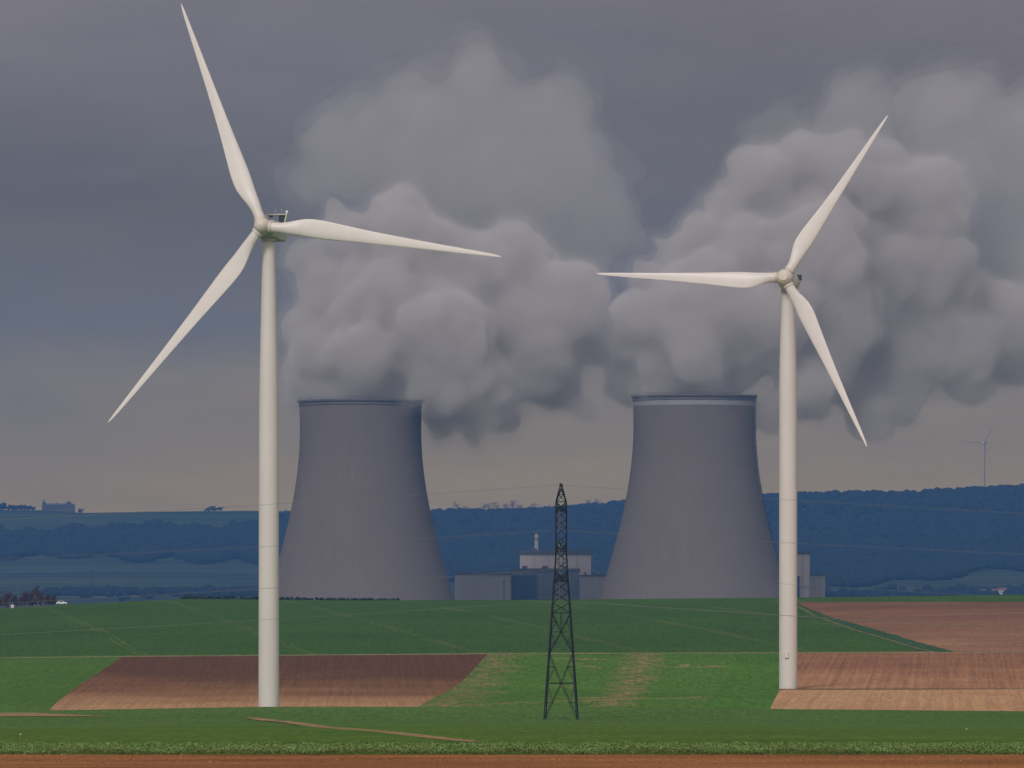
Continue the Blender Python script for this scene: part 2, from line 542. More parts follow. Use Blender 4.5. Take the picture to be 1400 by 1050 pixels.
# middle distance
field('grass_field', M['green_mid'], None, 1000, 1512, 8, 0.0)
h = lambda px, row: hit(px, row, 1075, 1520)
field('grass_field', M['green_left'], [h(-300, 980), h(140, 976), h(240, 893.5), h(-300, 893.5)], 1000, 1512, 8, .03)
field('ploughed_field', M['plough_left'], [h(66, 976), h(72, 966), h(106, 938), h(168, 897), h(668, 893.5), h(572, 968), h(560, 985)], 1000, 1512, 6, .07)
field('grass_field', M['patchy'], [h(540, 978), h(640, 893), h(1010, 893), h(960, 978)], 1000, 1512, 6, .05)
field('ploughed_field', M['plough_right'], [h(1068, 943.0), h(1078, 892), h(1700, 890), h(1700, 941)], 1000, 1512, 6, .06)
field('soil_field', M['tan_soil'], [h(1050, 985), h(1066, 943.5), h(1700, 941.5), h(1700, 985)], 1000, 1512, 6, .07)
# the upper rise
g = lambda px, row: hit(px, row, 1490, 2090)
field('wheat_field', M['wheat_far'], None, 1500, 2330, 8, 0.0)
xr = hit(1400, 829, 1490, 2089)
field('ploughed_field', M['plough_top'], [g(1088, 823.5), g(1110, 834), g(1180, 862), g(1300, 892), g(1800, 891), g(1800, 826)], 1495, 2090, 6, .05)
ribbon('farm_track', M['verge_dull'], [hit(p, r, 1490, 2090) for p, r in ((1050, 822), (1090, 829), (1115, 843), (1170, 862), (1215, 875), (1255, 887), (1285, 893))], [.45, .5, .5, .55, .6, .7, .8], .10)
ribbon('grass_strip', M['dark_grass'], [hit(p, r, 1490, 2090) for p, r in ((1112, 838), (1150, 850), (1195, 864), (1240, 878), (1296, 892))], [.6, 2.0, 3.0, 3.2, 2.6], .08)
tp = [(x, float(d)) for x, d in [(px_d[0], px_d[1]) for px_d in [hit(p, float(pw(p, [0, 163, 700, 1100, 1400], [900, 898, 894, 893, 892])), 1440, 1530) for p in range(-140, 1560, 60)]]]
ribbon('farm_track', M['verge'], tp, [2.6] * len(tp), .10)
tp = [((p - 700) / F * 2086, 2086.0) for p in range(-160, 430, 40)]
ribbon('road', M['asphalt'], tp, [2.6] * len(tp), .12)
# narrow green field edge on the near side of turbine two's soil field
ribbon('grass_strip', M['dark_grass'], [h(p, 942.4) for p in range(1066, 1560, 60)], [1.1] * 9, .11)

# ------------------------------------------------------------------ leafy crop edge
def leaf_patch():
    n = 420000
    x = rng.uniform(-30, 30, n)
    dep = rng.uniform(0, 1, n) ** 1.6 * 30
    y = 181.0 + dep
    edge = 0.35 * np.sin(x * 2.1) + 0.22 * np.sin(x * 5.3 + 1.0)
    y = y + np.clip(edge, -.5, .5)
    hmax = 0.25 + .06 * np.sin(x * 1.3 + y * .7) + .03 * np.sin(x * 4.1 + 2)
    hh = hmax * np.where(dep < 1.4, rng.uniform(0.38, 1.0, n), rng.uniform(.55, 1.0, n))
    zg = ground_rel(x, y) + CZ
    s = rng.uniform(.012, .036, n)
    yaw = rng.uniform(0, 2 * np.pi, n)
    tilt = rng.uniform(-.2, 1.1, n)
    dx, dy = np.cos(yaw), np.sin(yaw)
    ct, st = np.cos(tilt), np.sin(tilt)
    c = np.stack([x, y, zg + hh], 1)
    a = np.stack([dx * ct, dy * ct, st], 1) * (s * 1.5)[:, None]
    b = np.stack([-dy, dx, np.zeros(n)], 1) * (s * .75)[:, None]
    droop = np.zeros((n, 3)); droop[:, 2] = -s * .4
    V = np.stack([c - a, c + b + droop * .2, c + a + droop, c - b + droop * .2], 1).reshape(-1, 3)
    Q = np.arange(n * 4, dtype=np.int32).reshape(n, 4)
    return V, Q


m, T = new_mat('crop_leaf', 0.6, 0.3)
n1 = T.noise(T.obj, 6.0, 3, .6)
n2 = T.noise(T.obj, .4, 3, .6)
c = T.ramp(T.math('MULTIPLY_ADD', n1, .7, T.math('MULTIPLY', n2, .3)), [(.3, (.085, .150, .028)), (.5, (.17, .265, .070)), (.68, (.32, .42, .16))])
T.link(c, T.b.inputs['Base Color'])
M['crop_leaf'] = m
V, Q = leaf_patch()
o = np_mesh('crop_leaves', V, Q, M['crop_leaf'])
tag(o, 'low leafy green crop growing along the edge of the bare brown soil', None, None, 'stuff')

# ------------------------------------------------------------------ wind turbines
def blade_mesh(mb, Rt, chord_k=1.0, root_d=1.9, r0=1.2, twist_root=13.0, pitch=3.0, prebend=0.0):
    """span along +Z, leading edge towards +X, wind side towards -Y"""
    st = [(r0 / 45, root_d, 1.0), (.045, root_d, 1.0), (.075, root_d * 1.03, .93), (.105, 2.35, .75), (.14, 2.85, .5), (.175, 3.3, .36), (.21, 3.5, .30), (.25, 3.45, .27),
          (.30, 3.18, .25), (.36, 2.82, .23), (.44, 2.38, .21), (.53, 1.98, .20), (.62, 1.64, .19), (.71, 1.33, .18), (.80, 1.05, .17), (.88, .80, .17), (.94, .58, .16), (.975, .40, .16), (.992, .22, .16), (1.0, .05, .16)]
    n = 28
    rings = []
    for s, ch, th in st:
        if s > .08: ch = ch * chord_k if th < .8 else ch
        z = s * Rt
        tw = R(pitch + twist_root * max(0.0, (1 - s)) ** 2.2 * min(1.0, s / .12))
        blend = max(0.0, min(1.0, (1.0 - th) / .64))   # 0 circle -> 1 aerofoil
        ax = .5 * (1 - blend) + .30 * blend            # pitch axis
        ring = []
        for k in range(n):
            t = 2 * math.pi * k / n
            xc = .5 + .5 * math.cos(t)                 # 1 = trailing, 0 = leading
            yc = 5 * th * (.2969 * math.sqrt(max(xc, 0)) - .126 * xc - .3516 * xc ** 2 + .2843 * xc ** 3 - .1015 * xc ** 4)
            yf = yc if math.sin(t) >= 0 else -yc * .8
            yr = .5 * math.sin(t)
            y = yr * (1 - blend) * th + yf * blend
            X = (ax - xc) * ch
            Y = y * ch
            ring.append((X * math.cos(tw) - Y * math.sin(tw), X * math.sin(tw) + Y * math.cos(tw) - prebend * s * s, z))
        rings.append(ring)
    vs = [p for r_ in rings for p in r_]
    fs = []
    for i in range(len(rings) - 1):
        for k in range(n):
            fs.append((i * n + k, i * n + (k + 1) % n, (i + 1) * n + (k + 1) % n, (i + 1) * n + k))
    fs += [tuple(range(n - 1, -1, -1)), tuple(range((len(rings) - 1) * n, len(rings) * n))]
    mb.add(vs, fs)


def place(o, mat4):
    o.matrix_local = mat4
    return o


def turbine(name, base, hub_h, Rt, yaw, ang, label, tower_prof, style, group, tm='turbine_white', bmn='blade_white'):
    """yaw: the rotor axis points to -Y turned by yaw; ang: angles of the three blades seen from the front (deg, 0 = right, counter-clockwise)"""
    root = empty(name, base, yaw)
    tag(root, label, 'wind turbine', group)
    mb = MB(); mb.lathe(tower_prof, 64)
    tw = mb.build('tower', M[tm], root, smooth=True, angle=40)
    for hz in (hub_h * .30, hub_h * .64):
        r_ = float(np.interp(hz, [p[1] for p in tower_prof], [p[0] for p in tower_prof]))
        fl = MB(); fl.lathe([(r_ - .02, hz - .06), (r_ + .006, hz - .05), (r_ + .006, hz + .05), (r_ - .02, hz + .06)], 64, caps=False); fl.build('flange', M['turbine_white'], tw, smooth=False)
    over = 4.2
    # nacelle frame: origin on the tower axis at hub height
    N = Matrix.Translation((0, 0, hub_h)) @ Matrix.Rotation(R(-5), 4, 'X')
    if style == 'box':
        nb = MB()
        prof = [(-2.3, -1.05, 1.30, 1.20), (-1.6, -1.65, 1.55, 1.62), (2.5, -1.75, 1.75, 1.75), (5.6, -1.45, 1.75, 1.72), (6.6, -.95, 1.62, 1.6)]
        vs = []
        for y, z0, z1, hw in prof:
            c = .25
            vs += [(-hw + c, y, z0), (hw - c, y, z0), (hw, y, z0 + c), (hw, y, z1 - c), (hw - c, y, z1), (-hw + c, y, z1), (-hw, y, z1 - c), (-hw, y, z0 + c)]
        fs = []
        for i in range(len(prof) - 1):
            for k in range(8): fs.append((i * 8 + k, i * 8 + (k + 1) % 8, i * 8 + 8 + (k + 1) % 8, i * 8 + 8 + k))
        fs += [tuple(range(8)), tuple(range(32, 40))]
        nb.add(vs, fs)
        nac = place(nb.build('nacelle', M['nacelle_grey'], root, smooth=True, angle=30), N)
        yw = MB(); yw.lathe([(1.25, -2.35), (1.35, -2.3), (1.35, -1.6), (1.2, -1.55)], 40)
        place(yw.build('yaw_ring', M['flange_grey'], nac, smooth=True, angle=40), Matrix())
        cf = MB()   # the cooler frame standing up at the rear of the roof
        cf.box((0, 5.3, 3.62), (4.0, .9, .22))
        for s in (-1, 1):
            vs = [(s * 1.62, 4.6, 1.5), (s * 1.62, 6.0, 1.5), (s * 2.0, 5.75, 3.52), (s * 2.0, 4.85, 3.52)]
            vs += [(p[0] - s * .22, p[1], p[2]) for p in vs]
            cf.add(vs, [(0, 1, 2, 3), (7, 6, 5, 4), (0, 4, 5, 1), (1, 5, 6, 2), (2, 6, 7, 3), (3, 7, 4, 0)])
        cf.build('cooler_frame', M['nacelle_grey'], nac)
        rd = MB()
        rd.box((.95, 5.4, 2.62), (1.25, .35, 1.7))
        for k in range(5): rd.box((.95, 5.2, 1.95 + k * .33), (1.2, .06, .05))
        rd.build('radiator', M['radiator_dark'], nac)
        rd = MB(); rd.box((-1.2, 5.4, 3.35), (.55, .3, .3)); rd.build('fan_box', M['radiator_dark'], nac)
        bc = MB(); bc.lathe([(.02, 4.42), (.17, 4.36), (.25, 4.2), (.25, 4.05), (.17, 3.9), (.12, 3.73)], 16)
        be = place(bc.build('beacon', M['beacon_white'], nac, smooth=True), Matrix.Translation((1.85, 5.3, 0)))
        for ax in (-.35, .85):
            am = MB(); am.bar((ax, 5.3, 3.7), (ax, 5.3, 4.75), .05); am.box((ax, 5.3, 4.68), (.16, .05, .2)); am.bar((ax - .2, 5.3, 4.3), (ax + .2, 5.3, 4.3), .04)
            am.build('wind_sensor', M['flange_grey'], nac)
        over = 4.0
        hubm = MB()
        hubm.lathe([(1.1, 1.75), (1.48, 1.6), (1.55, .9), (1.55, -.3), (1.45, -.9), (1.18, -1.5), (.8, -1.9), (.4, -2.12), (.02, -2.18)], 40, axis='y')
    else:
        nb = MB()
        nb.lathe([(.6, -2.6), (1.9, -2.5), (2.3, -1.7), (2.42, -.2), (2.42, 1.6), (2.25, 3.6), (1.8, 5.4), (1.1, 6.4), (.05, 6.7)], 40, axis='y')
        nac = place(nb.build('nacelle', M['nacelle_pale'], root, smooth=True, angle=40), N)
        sp = MB(); sp.lathe([(2.36, .25), (2.45, .3), (2.45, 1.0), (2.40, 1.05)], 40, axis='y', caps=False)
        sp.build('stripe', M['green_stripe'], nac, smooth=True)
        bx = MB(); bx.box((1.75, 4.6, 1.45), (1.4, 1.6, 1.2)); bx.box((1.75, 3.78, 1.45), (1.1, .06, .9))
        bx.build('cooler_box', M['radiator_dark'], nac)
        un = MB(); un.lathe([(1.5, -3.0), (1.62, -2.9), (1.62, -1.3), (1.4, -1.2)], 36)
        un.build('yaw_ring', M['radiator_dark'] if False else M['flange_grey'], nac, smooth=True, angle=40)
        fr = MB()
        fr.bar((1.5, 5.6, -1.0), (2.35, 5.9, 1.2), .14); fr.bar((2.35, 5.9, 1.2), (2.1, 5.2, 2.2), .12)
        fr.build('rear_bracket', M['nacelle_grey'], nac)
        am = MB(); am.bar((.8, 2.5, 1.9), (.8, 2.5, 3.6), .07); am.bar((.6, 2.5, 3.2), (1.0, 2.5, 3.2), .05); am.build('wind_sensor', M['flange_grey'], nac)
        over = 4.8
        hubm = MB()
        hubm.lathe([(1.6, 2.1), (1.85, 1.8), (2.0, .9), (2.0, -.6), (1.8, -1.5), (1.35, -2.15), (1.05, -2.35), (1.05, -2.55), (.02, -2.62)], 40, axis='y')
    H = N @ Matrix.Translation((0, -over, .1))
    hub = place(hubm.build('hub', M['hub_cream'], root, smooth=True, angle=35), H)
    bm0 = MB(); rootd = 1.9 if style == 'box' else 2.3
    blade_mesh(bm0, Rt, .5 if bmn == 'far_white_shaded' else 1.0 if style == 'box' else 1.12, rootd, 1.1, prebend=1.0)
    me = None
    for a in ang:
        # blade frame: span along Z, rotated about the rotor axis (Y); seen from the front (camera looks +Y) angle a counter-clockwise from right
        Mb = H @ Matrix.Rotation(R(90 - a), 4, 'Y')
        if me is None:
            b = bm0.build('blade', M[bmn], root, smooth=True, angle=50); me = b.data
        else:
            b = bpy.data.objects.new('blade', me); col.objects.link(b); b.parent = root
        if style == 'box' and a == ang[1]: Mb = Mb @ Matrix.Diagonal((1, 1, .972, 1))
        b.matrix_local = Mb
        c0 = 1.25 if style == 'box' else 1.95; cl = MB(); cl.lathe([(rootd / 2 + .0, c0), (rootd / 2 + .20, c0 + .04), (rootd / 2 + .20, c0 + .5), (rootd / 2 + .0, c0 + .56)], 32)
        c_ = cl.build('blade_collar', M['hub_cream'], b, smooth=True, angle=40)
    return root, tw, nac


# turbine one: stands beyond the first rise, its foot hidden by the crop
b1 = on_ground(367.5, 1000); s1 = 1000 / F
hub1 = at(364.5, 314, 1000)
H1 = hub1.z - b1.z
prof1 = [(2.0, -1.0), (2.0, 0.0), (1.95, H1 * .05), (1.88, H1 * .3), (1.84, H1 * .62), (1.72, H1 * .72), (1.45, H1 * .86), (1.2, H1 * .965), (1.14, H1 - 1.6)]
turbine('wind_turbine', (b1.x, b1.y, b1.z), H1, 46.6, R(-14), (-8.2, 111.6, 231.8),
        'nearest and largest white wind turbine with a square cooler frame on top of its nacelle', prof1, 'box', 'white wind turbines in the fields')
b2 = on_ground(1077.5, 1279)
hub2 = at(1073.5, 384, 1279)
H2 = hub2.z - b2.z
prof2 = [(2.17, -1.0), (2.17, 0.0), (2.15, H2 * .3), (2.13, H2 * .66), (2.1, H2 * .78), (1.85, H2 * .88), (1.5, H2 * .96), (1.38, H2 - 1.8)]
t2, tw2, nac2 = turbine('wind_turbine', (b2.x, b2.y, b2.z), H2, 45.5, R(-12), (57.6, 178.2, 296.5),
                        'white wind turbine beside the tan soil field, a blade level to the left', prof2, 'round', 'white wind turbines in the fields')
eb = MB(); eb.box((0, -2.3, 8.2), (.8, .5, 1.25)); eb.box((0, -2.35, 7.5), (.95, .6, .1)); eb.box((0, -2.56, 8.2), (.6, .04, 1.0))
o = eb.build('equipment_box', M['turbine_white'], t2)
# the faint one far behind the ridge
b3 = on_ground(1346, 9500)
hub3 = at(1346, 606, 9500)
H3 = hub3.z - b3.z
prof3 = [(1.3, -5), (1.3, 0), (1.2, H3 * .4), (1.0, H3 * .7), (.8, H3 - 1.7)]
turbine('wind_turbine', (b3.x, b3.y, b3.z), H3, 48.0, R(-35), (176, 296, 56), 'faint distant wind turbine rising behind the wooded ridge', prof3, 'box', None, 'far_white_shaded', 'far_white_shaded')

# ------------------------------------------------------------------ lattice pylon
PD = 733.0
pb = on_ground(767.2, PD)
pb.z = at(767, 983, PD).z
ps = PD / F
pyl = empty('electricity_pylon', pb, R(-3.5))
tag(pyl, 'dark steel lattice electricity pylon seen end-on, standing in the green field between the cooling towers', 'pylon')
def pz(row): return (983 - row) * ps
lev = [(983, 22.6), (938, 19.4), (893, 16.3), (865, 14.4), (838, 12.6), (816, 11.0), (795, 9.4), (775, 8.2), (754, 7.2), (738, 7.2), (725, 7.2), (712, 7.2), (699, 7.2), (686, 6.9)]
lv = [(pz(r), w * ps) for r, w in lev]
corners = ((-1, -1), (1, -1), (1, 1), (-1, 1))
for cx, cy in corners:
    mb = MB()
    for (z0, w0), (z1, w1) in zip(lv[:-1], lv[1:]):
        mb.bar((cx * w0, cy * w0, z0 - (.5 if z0 == 0 else 0)), (cx * w1, cy * w1, z1), .20 if z0 < 19 else .15)
    mb.build('leg', M['pylon_steel'], pyl)
mb = MB()
def face_pts(k, z, w, t):
    a, b = corners[k], corners[(k + 1) % 4]
    return Vector((a[0] * w * (1 - t) + b[0] * w * t, a[1] * w * (1 - t) + b[1] * w * t, z))
def wat(z): return float(np.interp(z, [q[0] for q in lv], [q[1] for q in lv]))
for k in range(4):
    # two tall panels with large crosses
    for (ra, rm, rb) in ((983, 934, 893), (893, 864, 838)):
        za, zm, zb = pz(ra), pz(rm), pz(rb)
        wa, wm, wb = wat(za), wat(zm), wat(zb)
        A0, A1 = face_pts(k, za, wa, 0), face_pts(k, za, wa, 1)
        B0, B1 = face_pts(k, zb, wb, 0), face_pts(k, zb, wb, 1)
        C = face_pts(k, zm, wm, .5)
        for p in (A0, A1, B0, B1): mb.bar(p, C, .10)
        mb.bar(face_pts(k, zm, wm, 0), face_pts(k, zm, wm, 1), .10)
        for tt, (P_, ze) in ((0, (A0, za)), (1, (A1, za)), (0, (B0, zb)), (1, (B1, zb))):
            zz = ze + (zm - ze) * .46
            q = P_.lerp(C, .46)
            mb.bar(face_pts(k, zz, wat(zz), tt), q, .065)
            mb.bar(face_pts(k, zm, wm, tt), q, .06)
    z = pz(838); mb.bar(face_pts(k, z, wat(z), 0), face_pts(k, z, wat(z), 1), .12)
    mb.bar(face_pts(k, pz(838), wat(pz(838)), .5), face_pts(k, pz(864), wat(pz(864)), .5), .08)
    # narrower panels above
    rows = [838, 824, 810, 795, 781, 767, 754, 743, 732, 721, 710, 699, 686]
    for ra, rb in zip(rows[:-1], rows[1:]):
        za, zb = pz(ra), pz(rb)
        wa, wb = wat(za), wat(zb)
        mb.bar(face_pts(k, za, wa, 0), face_pts(k, zb, wb, 1), .07)
        mb.bar(face_pts(k, za, wa, 1), face_pts(k, zb, wb, 0), .07)
        if rb in (795, 754, 699, 686, 743, 721): mb.bar(face_pts(k, zb, wb, 0), face_pts(k, zb, wb, 1), .13 if rb in (795, 754, 699, 686) else .07)
mb.build('bracing', M['pylon_steel'], pyl)
ARMS = []
for row, ln, dep in ((795, 4.4, 1.5), (752, 5.2, 1.6), (699, 4.4, 1.3)):
    for s in (-1, 1):
        mb = MB()
        z0, z1 = pz(row), pz(row) + dep
        w0, w1 = wat(z0), wat(z1)
        tip = Vector((0, s * ln, z0 + .15))
        for sx in (-1, 1):
            p0, p1 = Vector((sx * w0, s * w0, z0)), Vector((sx * w1, s * w1, z1))
            mb.bar(p0, tip, .11); mb.bar(p1, tip, .10)
            for t0, t1 in ((.25, .45), (.5, .7)):
                mb.bar(p0.lerp(tip, t0), p1.lerp(tip, t0), .05); mb.bar(p0.lerp(tip, t0), p1.lerp(tip, t1), .05)
        for t in (.25, .5, .75):
            mb.bar(Vector((-w0, s * w0, z0)).lerp(tip, t), Vector((w0, s * w0, z0)).lerp(tip, t), .06)
            mb.bar(Vector((-w0, s * w0, z0)).lerp(tip, t - .25), Vector((w0, s * w0, z0)).lerp(tip, t), .05)
        arm = mb.build('crossarm', M['pylon_steel'], pyl)
        ins = MB()
        prof = [(.04, 0.0)]
        L_ = 2.75
        for k in range(15):
            zz = -.25 - k * .155
            prof += [(.05, zz), (.13, zz - .03), (.13, zz - .07), (.05, zz - .1)]
        prof += [(.05, -L_ + .15), (.10, -L_ + .1), (.10, -L_)]
        ins.lathe(prof, 10)
        io = ins.build('insulator', M['insulator'], arm)
        io.location = tip
        ARMS.append((tip + Vector((0, 0, -L_)), row, s))
        if row == 752:      # pale jumper loop slung under the arm root
            jl = MB()
            jl.tube([(sx * .62 * (1 - t) , s * (w0 + .05), z0 + 1.35 - 1.15 * t ** .8) for sx, t in ((-1, 0), (-1, .35), (-1, .7), (0, 1), (1, .7), (1, .35), (1, 0))], .035, 6)
            jl.build('jumper_cable', M['insulator_pale'], arm)
PE = []
for s in (-1, 1):
    mb = MB()
    zt = pz(663)
    tip = Vector((0, s * 2.3, zt))
    w = lv[-1][1]; z = lv[-1][0]
    for sx in (-1, 1):
        for sy in (-1, 1):
            mb.bar((sx * w, sy * w, z), tip, .11)
        mb.bar(Vector((sx * w, s * w, z)).lerp(tip, .42), Vector((-sx * w, s * w, z)).lerp(tip, .42), .07)
        mb.bar(Vector((sx * w, s * w, z)).lerp(tip, .42), Vector((-sx * w, s * w, z)).lerp(tip, .0), .05)
        mb.bar(Vector((sx * w, s * w, z)).lerp(tip, .75), Vector((-sx * w, s * w, z)).lerp(tip, .42), .05)
    mb.box((0, s * 2.3, zt + .02), (.22, .22, .38))
    mb.build('earth_peak', M['pylon_steel'], pyl)
    PE.append(tip)
Mp = Matrix.Translation(pb) @ Matrix.Rotation(R(-3.5), 4, 'Z')
names = {795: 'lowest pair of power lines sagging away from the bottom arms of the lattice pylon',
         752: 'middle pair of power lines sagging away from the middle arms of the lattice pylon',
         699: 'upper pair of power lines sagging away from the top arms of the lattice pylon',
         0: 'thin earth wires strung from the very tip of the lattice pylon'}
for p, row, s in ARMS + [(PE[0], 0, -1), (PE[1], 0, 1)]:
    mb = MB()
    pts = []
    a_, b_ = .0705, 1.25e-5 / ps
    if row == 699: a_ = .060
    for xx in np.linspace(-272, 272, 137):
        d = abs(xx)
        pts.append(Mp @ (p + Vector((xx, 0, -(a_ * d - b_ * d * d)))))
    mb.tube(pts, {795: .019, 752: .014, 699: .013, 0: .012}[row], 6)
    o = mb.build('power_line', M['conductor'])
    tag(o, names[row], 'power line', {795: 'lowest power lines', 752: 'middle power lines', 699: 'upper power lines', 0: 'earth wires'}[row])

# ------------------------------------------------------------------ cooling towers
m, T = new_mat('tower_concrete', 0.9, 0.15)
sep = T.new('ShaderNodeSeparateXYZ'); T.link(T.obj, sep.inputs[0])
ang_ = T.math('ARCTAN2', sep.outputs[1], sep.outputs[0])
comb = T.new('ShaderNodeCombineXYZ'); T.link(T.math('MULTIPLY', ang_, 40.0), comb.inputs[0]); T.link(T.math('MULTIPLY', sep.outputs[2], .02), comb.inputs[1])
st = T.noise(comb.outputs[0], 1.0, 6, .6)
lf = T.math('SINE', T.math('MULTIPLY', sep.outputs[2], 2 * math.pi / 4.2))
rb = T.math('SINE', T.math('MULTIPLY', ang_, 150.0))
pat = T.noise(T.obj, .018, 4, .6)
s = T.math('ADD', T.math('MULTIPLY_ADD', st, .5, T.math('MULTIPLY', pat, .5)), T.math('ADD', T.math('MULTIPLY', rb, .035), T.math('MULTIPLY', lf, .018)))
T.link(T.ramp(s, [(.3, (.150, .126, .118)), (.5, (.168, .142, .134)), (.7, (.188, .161, .152))]), T.b.inputs['Base Color'])  # concrete toned darker overall, with the cloud shade put into its colour
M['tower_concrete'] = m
M['rim_concrete'] = mat2('rim_concrete', (.10, .10, .115), (.14, .14, .155), .1, 3, .9)
M['rim_pale'] = mat2('rim_pale', (.26, .255, .26), (.31, .305, .31), .1, 3, .9)
M['ladder_steel'] = mat2('ladder_steel', (.035, .045, .06), (.06, .07, .085), .5, 3, .6, metal=.3)


def tower_r(h_rows):     # radius (photo px) by row difference from the throat
    return math.sqrt(83.0 ** 2 + .1805 * h_rows ** 2)


def cooling_tower(cpx, top_row, label, D=3590.0, ladder=False, pale_band=False):
    sc = D / F
    base = on_ground(cpx, D)
    root = empty('cooling_tower', base)
    tag(root, label, 'cooling tower', 'concrete cooling towers')
    throat = top_row + 38
    ztop = CZ + (HY - top_row) * sc - base.z
    zth = CZ + (HY - throat) * sc - base.z
    zbot = 11.0

    def rad(z):
        dr = (z - zth) / sc
        k = .1805 if dr < 0 else .06
        return math.sqrt(83.0 ** 2 + k * dr * dr) * sc
    zz = np.linspace(zbot, ztop, 72)
    mb = MB()
    outer = [(rad(z), z) for z in zz]
    inner = [(rad(z) - .9, z) for z in zz[::-1]]
    mb.lathe(outer + inner + [outer[0]], 160, caps=False)
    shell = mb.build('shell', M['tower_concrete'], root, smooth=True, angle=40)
    mb = MB()
    r_ = rad(ztop)
    mb.lathe([(r_ - 1.6, ztop - .2), (r_ + 1.3, ztop - .2), (r_ + 1.3, ztop + 1.0), (r_ - 1.6, ztop + 1.0), (r_ - 1.6, ztop - .2)], 120, caps=False)
    mb.lathe([(r_ + .02, ztop - 2.6), (r_ + .55, ztop - 2.5), (r_ + .55, ztop - 1.9), (r_ + .02, ztop - 1.8)], 120, caps=False)
    rim = mb.build('rim', M['rim_concrete'], root, smooth=True, angle=30)
    if pale_band:
        mb = MB()
        mb.lathe([(rad(ztop - 6.0) + .06, ztop - 6.0), (rad(ztop - 4.5) + .06, ztop - 4.5), (rad(ztop - 2.7) + .06, ztop - 2.7)], 120, caps=False)
        mb.build('pale_band', M['rim_pale'], root, smooth=True)
    # raking columns at the foot
    cb = MB()
    nleg = 44
    rb0 = rad(zbot); rg = rb0 + 4.5
    for k in range(nleg):
        a0 = 2 * math.pi * k / nleg
        for da in (-.5, .5):
            a1 = a0 + da * 2 * math.pi / nleg
            cb.bar((rb0 * math.cos(a0), rb0 * math.sin(a0), zbot + .4), (rg * math.cos(a1), rg * math.sin(a1), -1.0), 1.0, 6)
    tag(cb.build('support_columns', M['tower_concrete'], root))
    # guard rail on the rim
    gr = MB()
    for k in range(90):
        a0 = 2 * math.pi * k / 90
        x, y = (r_ + 1.1) * math.cos(a0), (r_ + 1.1) * math.sin(a0)
        gr.bar((x, y, ztop + 1.0), (x, y, ztop + 2.2), .10)
    ring = [((r_ + 1.1) * math.cos(2 * math.pi * k / 90), (r_ + 1.1) * math.sin(2 * math.pi * k / 90), ztop + 2.2) for k in range(91)]
    gr.tube(ring, .07, 5)
    gr.build('guard_rail', M['ladder_steel'], rim)
    if ladder:
        ld = MB()
        aL = R(-4)
        pts = []
        for z in np.linspace(zbot, ztop + 1.5, 90):
            rr = rad(min(z, ztop)) + .45
            pts.append(Vector((rr * math.cos(aL), rr * math.sin(aL), z)))
        ld.tube([p + Vector((0, -.5, 0)) for p in pts], .22, 5)
        ld.tube([p + Vector((0, .5, 0)) for p in pts], .22, 5)
        for i, p in enumerate(pts[::2]):
            ld.box((p.x, p.y, p.z), (.9, 1.6, .5))
        for p in pts[::11]:
            ld.box((p.x + .2, p.y, p.z), (1.4, 2.0, .5))
        ld.build('ladder', M['ladder_steel'], root)
    return base, ztop


ct1, zt1 = cooling_tower(493, 550, 'concrete cooling tower behind the nearest wind turbine, with a dark rim')
ct2, zt2 = cooling_tower(949, 543.5, 'concrete cooling tower with a pale band under its rim and a ladder at its edge', ladder=True, pale_band=True)

# ------------------------------------------------------------------ steam
def steam_volume(name, dens, colr=(.845, .812, .808)):
    m = bpy.data.materials.new(name)
    m.use_nodes = True
    nt = m.node_tree
    nt.nodes.clear()
    out = nt.nodes.new('ShaderNodeOutputMaterial')
    pv = nt.nodes.new('ShaderNodeVolumePrincipled')
    pv.inputs['Color'].default_value = (*colr, 1)
    pv.inputs['Density'].default_value = dens
    pv.inputs['Anisotropy'].default_value = 0.0
    nt.links.new(pv.outputs[0], out.inputs['Volume'])
    return m


